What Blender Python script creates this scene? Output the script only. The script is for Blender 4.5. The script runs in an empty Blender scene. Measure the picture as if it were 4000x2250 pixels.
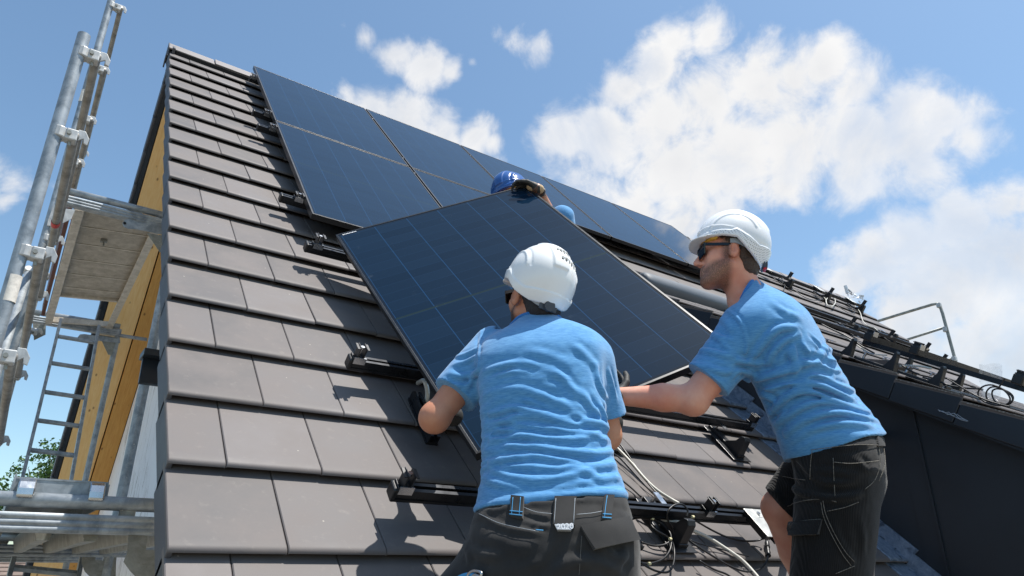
import bpy, math, random
import numpy as np
from mathutils import Vector, Matrix

random.seed(7)
SC = bpy.context.scene
COL = SC.collection

# ------------------------------------------------------------------ camera and roof frame
F_PX, PITCH, YAW, RP = 2721.519, 0.387527, 0.955542, 0.842162
CAM = np.array([-0.3897, -2.0308, -0.0544])
FW = np.array([math.cos(YAW) * math.cos(PITCH), math.sin(YAW) * math.cos(PITCH), math.sin(PITCH)])
RT = np.array([math.sin(YAW), -math.cos(YAW), 0.0])
UP = np.cross(RT, FW)
UX = np.array([1.0, 0, 0])
VV = np.array([0, math.cos(RP), math.sin(RP)])       # up the front roof slope
NN = np.array([0, -math.sin(RP), math.cos(RP)])      # outward normal of the front roof slope
G = 0.3295                                            # tile gauge
TW = 0.30                                             # tile width
KR = 18                                               # courses up to the ridge
RIDGE_V = KR * G


def ray(x, y):
    return FW + RT * (x - 2000) / F_PX - UP * (y - 1125) / F_PX


def at(x, y, d):
    """surveyed point: a sight line of the photograph and its distance"""
    return CAM + ray(x, y) * d


def on_plane(x, y, p, n):
    r = ray(x, y)
    return CAM + r * (((np.asarray(p) - CAM) @ n) / (r @ n))


def at_y(x, y, Y):
    return on_plane(x, y, np.array([0, Y, 0]), np.array([0, 1.0, 0]))


def at_x(x, y, X):
    return on_plane(x, y, np.array([X, 0, 0]), np.array([1.0, 0, 0]))


def roof_uv(x, y, n=0.0):
    P = on_plane(x, y, NN * n, NN)
    return P[0], P @ VV


def R3(u, v, n=0.0):
    return np.array([u, 0, 0]) + VV * v + NN * n


def pj(P):
    d = np.asarray(P) - CAM
    z = d @ FW
    return 2000 + F_PX * (d @ RT) / z, 1125 - F_PX * (d @ UP) / z, z


def nrm(v):
    v = np.asarray(v, float)
    return v / (np.linalg.norm(v) + 1e-12)


# ------------------------------------------------------------------ object helpers
WM = {}


def tag(o, label=None, cat=None, group=None, kind=None):
    if label: o['label'] = label
    if cat: o['category'] = cat
    if group: o['group'] = group
    if kind: o['kind'] = kind
    return o


def basis(o, x, y, z):
    M = Matrix.Identity(4)
    for i, a in enumerate((x, y, z)):
        for r in range(3):
            M[r][i] = float(a[r])
    for r in range(3):
        M[r][3] = float(o[r])
    return M


def thing(name, label, cat, loc=(0, 0, 0), M=None, group=None, kind=None):
    o = bpy.data.objects.new(name, None)
    o.empty_display_size = 0.1
    COL.objects.link(o)
    M = M if M is not None else Matrix.Translation(Vector([float(c) for c in loc]))
    o.matrix_world = M
    WM[o.name] = M.copy()
    return tag(o, label, cat, group, kind)


class MB:
    """collects shapes in world space and links them as one mesh object"""

    def __init__(self):
        self.v = []
        self.f = []
        self.t = []
        self.tint = 0.5

    def add(self, vs, fs):
        b = len(self.v)
        self.v += [tuple(float(c) for c in p) for p in vs]
        for f in fs:
            self.f.append(tuple(b + i for i in f))
            self.t.append(self.tint)
        return self

    def box(self, c, x, y, z, sx, sy, sz):
        c = np.asarray(c, float)
        x, y, z = nrm(x) * sx / 2, nrm(y) * sy / 2, nrm(z) * sz / 2
        vs = [c + a * x + b * y + d * z for a in (-1, 1) for b in (-1, 1) for d in (-1, 1)]
        self.add(vs, [(0, 1, 3, 2), (4, 6, 7, 5), (0, 4, 5, 1), (2, 3, 7, 6), (0, 2, 6, 4), (1, 5, 7, 3)])
        return self

    def bar(self, a, b, w, h, side=(0, 0, 1)):
        """rectangular bar from a to b; w across, h along side"""
        a, b = np.asarray(a, float), np.asarray(b, float)
        y = nrm(b - a)
        s = nrm(np.asarray(side, float) - y * (np.asarray(side, float) @ y))
        x = np.cross(y, s)
        return self.box((a + b) / 2, x, y, s, w, np.linalg.norm(b - a), h)

    def prism(self, poly, ext):
        """closed polygon (list of 3D points) extruded by vector ext"""
        p = [np.asarray(q, float) for q in poly]
        e = np.asarray(ext, float)
        n = len(p)
        nor = sum((np.cross(p[i] - p[0], p[(i + 1) % n] - p[0]) for i in range(1, n - 1)), np.zeros(3))
        if nor @ e > 0:
            p = p[::-1]
        vs = p + [q + e for q in p]
        fs = [tuple(range(n)), tuple(range(2 * n - 1, n - 1, -1))]
        for i in range(n):
            j = (i + 1) % n
            fs.append((i, i + n, j + n, j))
        return self.add(vs, fs)

    def tube(self, path, r, n=10, cap=True, closed=False):
        P = [np.asarray(p, float) for p in path]
        m = len(P)
        rr = r if hasattr(r, '__len__') else [r] * m
        tn = []
        for i in range(m):
            if closed:
                t = P[(i + 1) % m] - P[i - 1]
            else:
                t = P[min(i + 1, m - 1)] - P[max(i - 1, 0)]
            tn.append(nrm(t))
        ref = np.array([0, 0, 1.0]) if abs(tn[0][2]) < 0.9 else np.array([1.0, 0, 0])
        x = nrm(np.cross(tn[0], ref))
        vs = []
        for i in range(m):
            x = nrm(x - tn[i] * (x @ tn[i]))
            y = np.cross(tn[i], x)
            for k in range(n):
                a = 2 * math.pi * k / n
                vs.append(P[i] + (x * math.cos(a) + y * math.sin(a)) * rr[i])
        fs = []
        for i in range(m if closed else m - 1):
            j = (i + 1) % m
            for k in range(n):
                l = (k + 1) % n
                fs.append((i * n + k, i * n + l, j * n + l, j * n + k))
        if cap and not closed:
            fs.append(tuple(range(n - 1, -1, -1)))
            fs.append(tuple((m - 1) * n + k for k in range(n)))
        return self.add(vs, fs)

    def quad(self, a, b, c, d):
        return self.add([a, b, c, d], [(0, 1, 2, 3)])

    def build(self, name, mat, parent=None, smooth=False, bevel=0.0, tint=False, label=None, auto=None):
        M = WM[parent.name] if parent is not None else Matrix.Identity(4)
        Mi = np.array(M.inverted())
        V = np.array(self.v)
        if len(V):
            V = V @ Mi[:3, :3].T + Mi[:3, 3]
        me = bpy.data.meshes.new(name)
        me.from_pydata(V.tolist(), [], self.f)
        if tint:
            at_ = me.attributes.new('tint', 'FLOAT', 'FACE')
            at_.data.foreach_set('value', np.array(self.t, dtype=np.float32))
        return link_mesh(name, me, mat, parent, smooth, bevel, label, auto)


def link_mesh(name, me, mat, parent=None, smooth=False, bevel=0.0, label=None, auto=None):
    me.materials.append(mat)
    if smooth or auto:
        me.polygons.foreach_set('use_smooth', [True] * len(me.polygons))
    if auto:
        try:
            me.set_sharp_from_angle(angle=math.radians(auto))
        except Exception:
            pass
    me.update()
    o = bpy.data.objects.new(name, me)
    COL.objects.link(o)
    if parent is not None:
        o.parent = parent
        WM[o.name] = WM[parent.name].copy()
    else:
        WM[o.name] = Matrix.Identity(4)
    if bevel:
        b = o.modifiers.new('edge', 'BEVEL')
        b.width = bevel
        b.segments = 2
        b.limit_method = 'ANGLE'
        b.angle_limit = math.radians(40)
    if label:
        o['label'] = label
    return o


def kids(o):
    return [c for c in bpy.data.objects if c.parent is o]


def copy_tree(o, M=None, parent=None):
    c = o.copy()
    COL.objects.link(c)
    if parent is not None:
        c.parent = parent
        WM[c.name] = WM[parent.name].copy()
    else:
        c.matrix_world = M
        WM[c.name] = M.copy()
    for ch in kids(o):
        copy_tree(ch, None, c)
    return c


def spline(pts, n=8):
    """Catmull-Rom through the points"""
    P = [np.asarray(p, float) for p in pts]
    P = [2 * P[0] - P[1]] + P + [2 * P[-1] - P[-2]]
    out = []
    for i in range(1, len(P) - 2):
        for k in range(n):
            t = k / n
            a, b, c, d = P[i - 1], P[i], P[i + 1], P[i + 2]
            out.append(0.5 * ((2 * b) + (c - a) * t + (2 * a - 5 * b + 4 * c - d) * t * t + (3 * b - a - 3 * c + d) * t ** 3))
    out.append(P[-2])
    return out
# ------------------------------------------------------------------ materials
def S(r, g, b):
    def f(c):
        c /= 255.0
        return c / 12.92 if c <= 0.04045 else ((c + 0.055) / 1.055) ** 2.4
    return (f(r), f(g), f(b), 1.0)


class NT:
    def __init__(self, name):
        self.m = bpy.data.materials.new(name)
        self.m.use_nodes = True
        self.t = self.m.node_tree
        self.b = self.t.nodes['Principled BSDF']
        self.co = None

    def n(self, typ, **kw):
        nd = self.t.nodes.new(typ)
        for k, v in kw.items():
            if k.startswith('i_'):
                key = k[2:]
                key = int(key) if key.isdigit() else key.replace('_', ' ')
                nd.inputs[key].default_value = v
            else:
                setattr(nd, k, v)
        return nd

    def l(self, a, b):
        self.t.links.new(a, b)

    def coord(self, scale=(1, 1, 1), rot=(0, 0, 0), out='Object'):
        tc = self.n('ShaderNodeTexCoord')
        mp = self.n('ShaderNodeMapping')
        mp.inputs['Scale'].default_value = scale
        mp.inputs['Rotation'].default_value = rot
        self.l(tc.outputs[out], mp.inputs['Vector'])
        return mp.outputs['Vector']

    def noise(self, vec, scale=5, detail=4, rough=0.55, dist=0.0):
        nd = self.n('ShaderNodeTexNoise')
        nd.inputs['Scale'].default_value = scale
        nd.inputs['Detail'].default_value = detail
        nd.inputs['Roughness'].default_value = rough
        nd.inputs['Distortion'].default_value = dist
        self.l(vec, nd.inputs['Vector'])
        return nd.outputs['Fac']

    def ramp(self, fac, stops):
        nd = self.n('ShaderNodeValToRGB')
        cr = nd.color_ramp
        while len(cr.elements) < len(stops):
            cr.elements.new(0.5)
        for e, (p, c) in zip(cr.elements, stops):
            e.position = p
            e.color = c if len(c) == 4 else (*c, 1)
        self.l(fac, nd.inputs['Fac'])
        return nd.outputs['Color']

    def mix(self, fac, a, b, mode='MIX'):
        nd = self.n('ShaderNodeMix', data_type='RGBA', blend_type=mode)
        for i, x in ((0, fac), (6, a), (7, b)):
            if isinstance(x, (int, float)):
                nd.inputs[i].default_value = x
            elif isinstance(x, tuple):
                nd.inputs[i].default_value = x if len(x) == 4 else (*x, 1)
            else:
                self.l(x, nd.inputs[i])
        return nd.outputs[2]

    def math(self, op, a, b=0.0, c=0.0, clamp=False):
        nd = self.n('ShaderNodeMath', operation=op)
        nd.use_clamp = clamp
        for i, x in enumerate((a, b, c)):
            if isinstance(x, (int, float)):
                nd.inputs[i].default_value = x
            else:
                self.l(x, nd.inputs[i])
        return nd.outputs[0]

    def rng(self, x, a, b, c=0.0, d=1.0):
        nd = self.n('ShaderNodeMapRange')
        self.l(x, nd.inputs[0])
        for i, v in enumerate((a, b, c, d)):
            nd.inputs[i + 1].default_value = v
        return nd.outputs[0]

    def attr(self, name):
        nd = self.n('ShaderNodeAttribute')
        nd.attribute_name = name
        return nd.outputs['Fac']

    def base(self, x):
        if isinstance(x, tuple):
            self.b.inputs['Base Color'].default_value = x
        else:
            self.l(x, self.b.inputs['Base Color'])

    def set(self, **kw):
        for k, v in kw.items():
            key = {'rough': 'Roughness', 'metal': 'Metallic', 'spec': 'Specular IOR Level', 'coat': 'Coat Weight',
                   'coat_rough': 'Coat Roughness', 'sheen': 'Sheen Weight', 'sss': 'Subsurface Weight',
                   'trans': 'Transmission Weight', 'alpha': 'Alpha', 'ior': 'IOR'}[k]
            if isinstance(v, (int, float)):
                self.b.inputs[key].default_value = v
            else:
                self.l(v, self.b.inputs[key])

    def bump(self, h, strength=0.2, dist=0.01):
        nd = self.n('ShaderNodeBump')
        nd.inputs['Strength'].default_value = strength
        nd.inputs['Distance'].default_value = dist
        self.l(h, nd.inputs['Height'])
        self.l(nd.outputs['Normal'], self.b.inputs['Normal'])


def simple(name, col, rough=0.5, metal=0.0, var=0.15, scale=12, bump=0.1, bscale=80, bdist=0.002, spec=0.5):
    t = NT(name)
    c = t.coord()
    f = t.noise(c, scale, 5)
    d = tuple(x * (1 - var) for x in col[:3]) + (1,)
    e = tuple(min(1, x * (1 + var)) for x in col[:3]) + (1,)
    t.base(t.mix(t.rng(f, 0.3, 0.7), d, e))
    t.set(rough=t.rng(f, 0.3, 0.7, rough - 0.06, rough + 0.06), metal=metal, spec=spec)
    if bump:
        t.bump(t.noise(c, bscale, 3), bump, bdist)
    return t.m


def mat_tile():
    t = NT('engobed_clay_tile')
    c = t.coord()
    tint = t.attr('tint')
    f1 = t.noise(c, 4.0, 5, 0.6)
    f2 = t.noise(c, 380, 2, 0.5)
    f3 = t.noise(c, 26, 5, 0.7)
    a = t.mix(tint, S(83, 80, 80), S(112, 107, 106))
    b = t.mix(t.rng(f1, 0.35, 0.7), a, S(108, 101, 98))
    b = t.mix(t.math('MULTIPLY', t.rng(f3, 0.58, 0.78), 0.26), b, S(146, 138, 130))
    # scuffs where people have walked: pale streaks
    cs = t.coord((30, 3.5, 5), (0, 0, 0.6))
    f4 = t.noise(cs, 1.0, 6, 0.75, 0.6)
    gate = t.noise(c, 2.2, 2)
    sc = t.math('MULTIPLY', t.rng(f4, 0.66, 0.74), t.rng(gate, 0.52, 0.62))
    b = t.mix(t.math('MULTIPLY', sc, 0.22), b, S(165, 160, 152))
    # fine dust specks
    vo = t.n('ShaderNodeTexVoronoi')
    vo.inputs['Scale'].default_value = 11
    t.l(c, vo.inputs['Vector'])
    sp = t.math('LESS_THAN', vo.outputs['Distance'], 0.035)
    b = t.mix(t.math('MULTIPLY', sp, 0.5), b, S(185, 178, 165))
    t.base(b)
    t.set(rough=t.rng(f1, 0.3, 0.7, 0.56, 0.66), spec=0.35)
    hh = t.math('ADD', t.math('MULTIPLY', f2, 0.5), f3)
    t.bump(hh, 0.10, 0.003)
    return t.m


def mat_tile_edge():
    t = NT('sunlit_cut_tile_edge')
    c = t.coord()
    f = t.noise(c, 90, 4, 0.7)
    t.base(t.ramp(f, [(0.3, S(60, 56, 54)), (0.55, S(120, 114, 108)), (0.75, S(175, 168, 160))]))  # raw broken edge, lightened in colour to look sunlit
    t.set(rough=0.85)
    t.bump(f, 0.5, 0.004)
    return t.m


def mat_galv(name='galvanised_steel', light=S(176, 182, 186), dark=S(118, 126, 132), rough=0.45, metal=0.35, stain=0.5):
    t = NT(name)
    c = t.coord()
    f = t.noise(c, 16, 6, 0.65, 0.4)
    g = t.noise(c, 3.0, 4, 0.6)
    st = t.noise(t.coord((8, 8, 8)), 4.0, 6, 0.8)
    b = t.mix(t.rng(f, 0.32, 0.68), dark, light)
    b = t.mix(t.math('MULTIPLY', t.rng(st, 0.62, 0.72), stain), b, S(96, 82, 66))
    b = t.mix(t.math('MULTIPLY', t.rng(t.noise(c, 60, 3, 0.6), 0.68, 0.74), 0.55), b, S(222, 220, 212))
    t.base(b)
    t.set(rough=t.rng(g, 0.3, 0.7, rough - 0.08, rough + 0.14), metal=metal)
    t.bump(f, 0.08, 0.004)
    return t.m


def mat_wood(name, a, b, k, axis_scale=(9, 0.8, 0.8), rough=0.55):
    t = NT(name)
    c = t.coord(axis_scale)
    f = t.noise(c, 6, 6, 0.6, 1.2)
    col = t.mix(t.rng(f, 0.3, 0.7), a, b)
    vo = t.n('ShaderNodeTexVoronoi')
    vo.inputs['Scale'].default_value = 6.5
    t.l(t.coord((1.6, 0.9, 0.9)), vo.inputs['Vector'])
    kn = t.rng(vo.outputs['Distance'], 0.05, 0.13, 1.0, 0.0)
    col = t.mix(t.math('MULTIPLY', kn, 0.85), col, k)
    t.base(col)
    t.set(rough=rough)
    t.bump(f, 0.12, 0.003)
    return t.m


def mat_panel():
    """black solar glass: six columns of half cells seen through the front glass"""
    t = NT('solar_glass')
    tc = t.n('ShaderNodeTexCoord')
    sx = t.n('ShaderNodeSeparateXYZ')
    t.l(tc.outputs['Object'], sx.inputs[0])
    x, y = sx.outputs[0], sx.outputs[1]
    W, H = 1.134, 1.75

    def lines(co, pitch, off, width):
        q = t.math('DIVIDE', t.math('SUBTRACT', co, off), pitch)
        fr = t.math('ABSOLUTE', t.math('SUBTRACT', t.math('FRACT', q), 0.5))
        return t.math('GREATER_THAN', fr, 0.5 - width / pitch / 2)
    colw = (W - 0.05) / 6
    roww = (H / 2 - 0.03) / 12
    vcol = lines(x, colw, 0.025, 0.0045)
    hrow = lines(y, roww, 0.023, 0.0022)
    bus = lines(x, colw / 10, 0.025, 0.0012)
    mid = t.math('LESS_THAN', t.math('ABSOLUTE', t.math('SUBTRACT', y, H / 2)), 0.006)
    border = t.math('GREATER_THAN', t.math('MAXIMUM', t.math('ABSOLUTE', t.math('SUBTRACT', x, W / 2)),
                                           t.math('SUBTRACT', t.math('ABSOLUTE', t.math('SUBTRACT', y, H / 2)), H / 2 - W / 2)), W / 2 - 0.024)
    # each cell slightly its own shade
    wn = t.n('ShaderNodeTexWhiteNoise')
    cb = t.n('ShaderNodeCombineXYZ')
    t.l(t.math('FLOOR', t.math('DIVIDE', t.math('SUBTRACT', x, 0.025), colw)), cb.inputs[0])
    t.l(t.math('FLOOR', t.math('DIVIDE', t.math('SUBTRACT', y, 0.023), roww)), cb.inputs[1])
    oi = t.n('ShaderNodeObjectInfo')
    t.l(oi.outputs['Random'], cb.inputs[2])
    t.l(cb.outputs[0], wn.inputs['Vector'])
    base = t.mix(wn.outputs['Value'], (0.0042, 0.0150, 0.0330, 1), (0.0058, 0.0190, 0.0410, 1))
    base = t.mix(t.math('MULTIPLY', bus, 0.12), base, (0.012, 0.026, 0.050, 1))
    base = t.mix(t.math('MULTIPLY', hrow, 0.30), base, (0.018, 0.050, 0.115, 1))
    base = t.mix(t.math('MULTIPLY', vcol, 0.50), base, (0.016, 0.070, 0.17, 1))
    base = t.mix(mid, base, (0.013, 0.026, 0.030, 1))
    base = t.mix(border, base, (0.008, 0.014, 0.024, 1))
    # smears and dust on the glass
    cs = t.coord((2.2, 1.1, 1))
    f = t.noise(cs, 3.0, 6, 0.75, 1.5)
    f2 = t.noise(t.coord((1, 9, 1), (0, 0, 0.4)), 3.5, 5, 0.7, 0.5)
    sm = t.math('MULTIPLY', t.rng(f, 0.60, 0.78), t.rng(f2, 0.50, 0.75))
    base = t.mix(t.math('MULTIPLY', sm, 0.35), base, (0.20, 0.24, 0.29, 1))
    t.base(base)
    t.set(rough=t.rng(t.noise(t.coord(), 2.5, 4), 0.3, 0.7, 0.010, 0.030), spec=0.20)
    return t.m


def mat_skin(name, col, dark, beardcol):
    t = NT(name)
    c = t.coord()
    f = t.noise(c, 9, 4, 0.6)
    f2 = t.noise(c, 120, 3, 0.6)
    b = t.mix(t.rng(f, 0.3, 0.7), col, dark)
    b = t.mix(t.math('MULTIPLY', t.rng(f2, 0.45, 0.7), 0.18), b, dark)
    bd = t.attr('beard')
    hair = t.noise(t.coord((1, 1, 0.35)), 420, 3, 0.7)
    m = t.math('MULTIPLY', bd, t.rng(hair, 0.30, 0.55, 0.45, 1.0), clamp=True)
    b = t.mix(m, b, beardcol)
    t.base(b)
    t.set(rough=0.48, sss=0.12)
    t.b.inputs['Subsurface Radius'].default_value = (0.012, 0.005, 0.003)
    t.b.inputs['Subsurface Scale'].default_value = 0.6
    t.bump(t.math('ADD', f2, t.math('MULTIPLY', t.math('MULTIPLY', hair, bd), 2.0)), 0.18, 0.002)
    return t.m


def mat_jersey(name, a, b):
    """slub cotton jersey: fine streaks along the knit"""
    t = NT(name)
    c = t.coord((1, 1, 1))
    f = t.noise(t.coord((14, 14, 120), (0.15, 0.2, 0)), 3.2, 4, 0.6)
    g = t.noise(c, 700, 2)
    h = t.noise(c, 5, 3)
    col = t.mix(t.rng(f, 0.34, 0.66), a, b)
    col = t.mix(t.math('MULTIPLY', t.rng(h, 0.4, 0.7), 0.25), col, a)
    t.base(col)
    t.set(rough=0.9, sheen=0.25, spec=0.2)
    t.bump(t.math('ADD', f, g), 0.12, 0.0015)
    return t.m


def mat_canvas(name, a, b, rib=0.0):
    t = NT(name)
    c = t.coord()
    f = t.noise(c, 7, 5, 0.6)
    g = t.noise(c, 500, 2)
    col = t.mix(t.rng(f, 0.3, 0.72), a, b)
    t.set(rough=0.88, spec=0.25, sheen=0.15)
    if rib:
        w = t.n('ShaderNodeTexWave', wave_type='BANDS', bands_direction='X')
        w.inputs['Scale'].default_value = rib
        w.inputs['Distortion'].default_value = 1.0
        w.inputs['Detail'].default_value = 1.5
        rot = t.n('ShaderNodeMapping')
        tc = t.n('ShaderNodeTexCoord')
        rot.inputs['Rotation'].default_value = (0, 0, 0.5)
        t.l(tc.outputs['Object'], rot.inputs['Vector'])
        t.l(rot.outputs['Vector'], w.inputs['Vector'])
        col = t.mix(t.math('MULTIPLY', t.rng(w.outputs['Fac'], 0.5, 1.0), 0.35), col, b)
        t.bump(t.math('ADD', w.outputs['Fac'], t.math('MULTIPLY', g, 0.3)), 0.45, 0.003)
    else:
        t.bump(t.math('ADD', g, f), 0.2, 0.002)
    t.base(col)
    return t.m


def mat_helmet(name, col, rough=0.25, perf=False, dark=None):
    t = NT(name)
    c = t.coord()
    f = t.noise(c, 14, 4)
    b = t.mix(t.math('MULTIPLY', t.rng(f, 0.50, 0.75), 0.22), col, tuple(x * 0.75 for x in col[:3]) + (1,))
    if perf:
        vo = t.n('ShaderNodeTexVoronoi')
        vo.inputs['Scale'].default_value = 150
        vo.inputs['Randomness'].default_value = 0.0
        t.l(t.coord((1, 1, 1), (0.3, 0.5, 0.2)), vo.inputs['Vector'])
        dot = t.rng(vo.outputs['Distance'], 0.30, 0.42, 1.0, 0.0)
        b = t.mix(t.math('MULTIPLY', t.math('MULTIPLY', dot, t.attr('perf')), 0.62, clamp=True), b, S(110, 116, 122))
    t.base(b)
    t.set(rough=rough, spec=0.5, coat=0.25, coat_rough=0.15)
    t.bump(t.noise(c, 160, 2), 0.02, 0.001)
    return t.m


def mat_clear():
    t = NT('clear_plastic_film')
    c = t.coord((1, 1, 1))
    f = t.noise(c, 18, 5, 0.7, 1.0)
    t.base((0.93, 0.95, 0.97, 1))
    t.set(rough=0.12, spec=0.6, alpha=t.rng(f, 0.35, 0.8, 0.05, 0.34))
    t.bump(f, 0.6, 0.01)
    return t.m


def mat_leaf():
    t = NT('tree_leaves')
    tint = t.attr('tint')
    b = t.ramp(tint, [(0.0, (0.022, 0.060, 0.012, 1)), (0.5, (0.050, 0.125, 0.022, 1)), (1.0, (0.115, 0.215, 0.035, 1))])
    t.base(b)
    t.set(rough=0.55)
    tr = t.n('ShaderNodeBsdfTranslucent')
    t.l(b, tr.inputs['Color'])
    mx = t.n('ShaderNodeMixShader')
    mx.inputs[0].default_value = 0.3
    out = t.t.nodes['Material Output']
    t.l(t.b.outputs[0], mx.inputs[1])
    t.l(tr.outputs[0], mx.inputs[2])
    t.l(mx.outputs[0], out.inputs['Surface'])
    return t.m


def mat_plaster():
    t = NT('white_render')
    c = t.coord()
    f = t.noise(c, 140, 3, 0.6)
    st = t.noise(t.coord((9, 9, 1.1)), 2.6, 7, 0.8, 0.3)
    gate = t.noise(c, 1.3, 3)
    m = t.math('MULTIPLY', t.rng(st, 0.53, 0.64), t.rng(gate, 0.40, 0.52))
    b = t.mix(t.math('MULTIPLY', m, 0.8), S(246, 246, 248), S(112, 98, 82))
    t.base(b)
    t.set(rough=0.9, spec=0.2)
    t.bump(f, 0.35, 0.003)
    return t.m


def mat_lead():
    t = NT('weathered_lead')
    c = t.coord()
    f = t.noise(c, 22, 6, 0.7, 1.0)
    g = t.noise(c, 5, 4, 0.6, 2.0)
    b = t.mix(t.rng(f, 0.3, 0.7), S(92, 108, 128), S(150, 164, 182))
    b = t.mix(t.math('MULTIPLY', t.rng(g, 0.56, 0.64), 0.8), b, S(52, 62, 76))
    t.base(b)
    t.set(rough=0.55, metal=0.35)
    t.bump(f, 0.35, 0.006)
    return t.m


M = {}
M['tile'] = mat_tile()
M['edge'] = mat_tile_edge()
M['verge'] = simple('verge_flap_tile', S(72, 74, 80), 0.6, 0, 0.12, 9, 0.15, 160)
M['under'] = simple('roof_underlay', S(26, 27, 30), 0.8)
M['ridge'] = simple('ridge_tile', S(126, 120, 118), 0.55, 0, 0.12, 6, 0.15, 90)
M['roll'] = simple('ridge_roll', S(34, 34, 36), 0.7)
M['galv'] = mat_galv()
M['galv_old'] = mat_galv('weathered_scaffold_tube', S(158, 160, 154), S(112, 112, 106), 0.5, 0.3, 0.6)
M['galv_brown'] = mat_galv('stained_guardrail_tube', S(164, 161, 156), S(122, 118, 112), 0.5, 0.3, 0.5)
M['clamp'] = mat_galv('cast_coupler', S(206, 206, 204), S(156, 158, 158), 0.5, 0.3, 0.3)
M['alu_deck'] = mat_galv('ribbed_aluminium', S(216, 208, 196), S(176, 168, 154), 0.5, 0.1, 0.4)
M['red'] = simple('rusty_red_paint', S(98, 56, 44), 0.6)
M['redband'] = simple('red_marker_paint', S(190, 40, 36), 0.5)
M['whiteband'] = simple('chipped_white_paint', S(226, 218, 206), 0.6, 0, 0.2, 60)
M['wood'] = mat_wood('spruce_boards', S(246, 210, 150), S(236, 190, 122), S(120, 74, 40))
M['wood2'] = mat_wood('oiled_trim_board', S(216, 166, 92), S(198, 142, 70), S(104, 64, 28))
M['plaster'] = mat_plaster()
M['clad'] = simple('anthracite_sheet', S(38, 45, 53), 0.42, 0.1, 0.10, 3, 0.05, 20)
M['lead'] = mat_lead()
M['panel'] = mat_panel()
M['frame'] = simple('black_anodised_frame', S(40, 42, 45), 0.38, 0.35, 0.1, 30, 0.03)
M['rail'] = simple('black_anodised_rail', S(44, 46, 50), 0.30, 0.6, 0.12, 20, 0.03)
M['blackpl'] = simple('black_plastic', S(24, 25, 27), 0.42, 0, 0.2, 30, 0.05)
M['blacksteel'] = simple('powder_coated_black', S(36, 37, 40), 0.38, 0.1, 0.15, 25, 0.06)
M['steel'] = simple('stainless_steel', S(196, 198, 200), 0.25, 0.95, 0.1, 40, 0.03)
M['wsteel'] = simple('pale_steel_plate', S(205, 205, 200), 0.4, 0.5, 0.1, 30, 0.03)
M['cable'] = simple('black_cable', S(24, 24, 26), 0.4, 0, 0.2, 40, 0.0)
M['gcable'] = simple('grey_conduit', S(208, 206, 196), 0.5, 0, 0.08, 40, 0.0)
M['tie'] = simple('pale_cable_tie', S(232, 224, 180), 0.5)
M['sash'] = simple('grey_window_cover', S(84, 90, 97), 0.6, 0.0, 0.06, 6, 0.02)
M['label'] = simple('white_print', S(230, 232, 235), 0.5, 0, 0.05)
M['film'] = mat_clear()
M['crumple'] = simple('crumpled_white_plastic', S(214, 220, 226), 0.35, 0, 0.1, 20, 0.3, 40, 0.01)
M['leaf'] = mat_leaf()
M['bark'] = simple('bark', S(84, 70, 56), 0.9, 0, 0.3, 20, 0.6, 30, 0.02)
M['shirt'] = mat_jersey('blue_jersey', S(98, 158, 204), S(66, 128, 182))
M['collar'] = mat_jersey('blue_rib_collar', S(56, 122, 190), S(44, 108, 176))
M['charcoal'] = mat_canvas('charcoal_canvas', S(34, 34, 35), S(55, 54, 53))
M['cord'] = mat_canvas('black_corduroy', S(9, 9, 10), S(30, 29, 29), 62)
M['stitch'] = simple('worn_pale_stitching', S(112, 107, 99), 0.9, 0, 0.7, 220, 0.3)
M['dkstitch'] = simple('dark_stitching', S(92, 90, 86), 0.9)
M['bluestitch'] = simple('blue_bartack', S(70, 150, 200), 0.8)
M['h_white'] = mat_helmet('white_helmet_shell', S(240, 240, 238), 0.28)
M['h_perf'] = mat_helmet('white_perforated_shell', S(238, 238, 238), 0.28, True)
M['h_blue'] = mat_helmet('blue_helmet_shell', S(38, 84, 150), 0.22)
M['h_liner'] = simple('helmet_liner', S(224, 178, 74), 0.7)
M['h_grey'] = simple('grey_headband', S(150, 156, 162), 0.5)
M['h_dark'] = simple('dark_ratchet_plastic', S(62, 68, 76), 0.45)
M['h_red'] = simple('red_ratchet', S(200, 40, 50), 0.4)
M['shade'] = simple('black_sunglasses', S(14, 14, 15), 0.15, 0, 0.1, 20, 0)
M['glove'] = simple('black_rubber_glove', S(46, 46, 44), 0.65, 0, 0.25, 60, 0.4, 90, 0.003)
M['glovecuff'] = simple('tan_knit_cuff', S(186, 160, 126), 0.9, 0, 0.15, 200, 0.3)
M['skin1'] = mat_skin('tanned_skin', S(204, 146, 114), S(182, 118, 90), (0.018, 0.012, 0.009, 1))
M['skin2'] = mat_skin('ruddy_skin', S(226, 168, 142), S(210, 136, 112), (0.085, 0.042, 0.022, 1))
M['hair1'] = simple('black_hair', S(30, 26, 26), 0.5, 0, 0.4, 200, 0.6, 260, 0.006)
M['hair2'] = simple('brown_hair', S(66, 48, 36), 0.5, 0, 0.4, 200, 0.6, 260, 0.006)
M['boot'] = simple('brown_work_boot', S(70, 52, 38), 0.7)
# ------------------------------------------------------------------ ground and house
gm = MB()
gm.quad((-300, -300, -5.6), (300, -300, -5.6), (300, 300, -5.6), (-300, 300, -5.6))
M['ground'] = simple('gravel_yard', S(128, 120, 106), 0.95, 0, 0.25, 3, 0.5, 20, 0.02)
tag(gm.build('ground', M['ground']), kind='structure')

house = thing('house', 'half finished house with steep dark tiled roof, timber soffits and white gable', 'house', (0, 0, -5.6))

TILE_PROFILE = [(0.045, -0.0355), (-G + 0.036, -0.0015), (-G + 0.016, -0.0012), (-G + 0.007, -0.0045), (-G + 0.002, -0.011), (-G, -0.024)]


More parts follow.
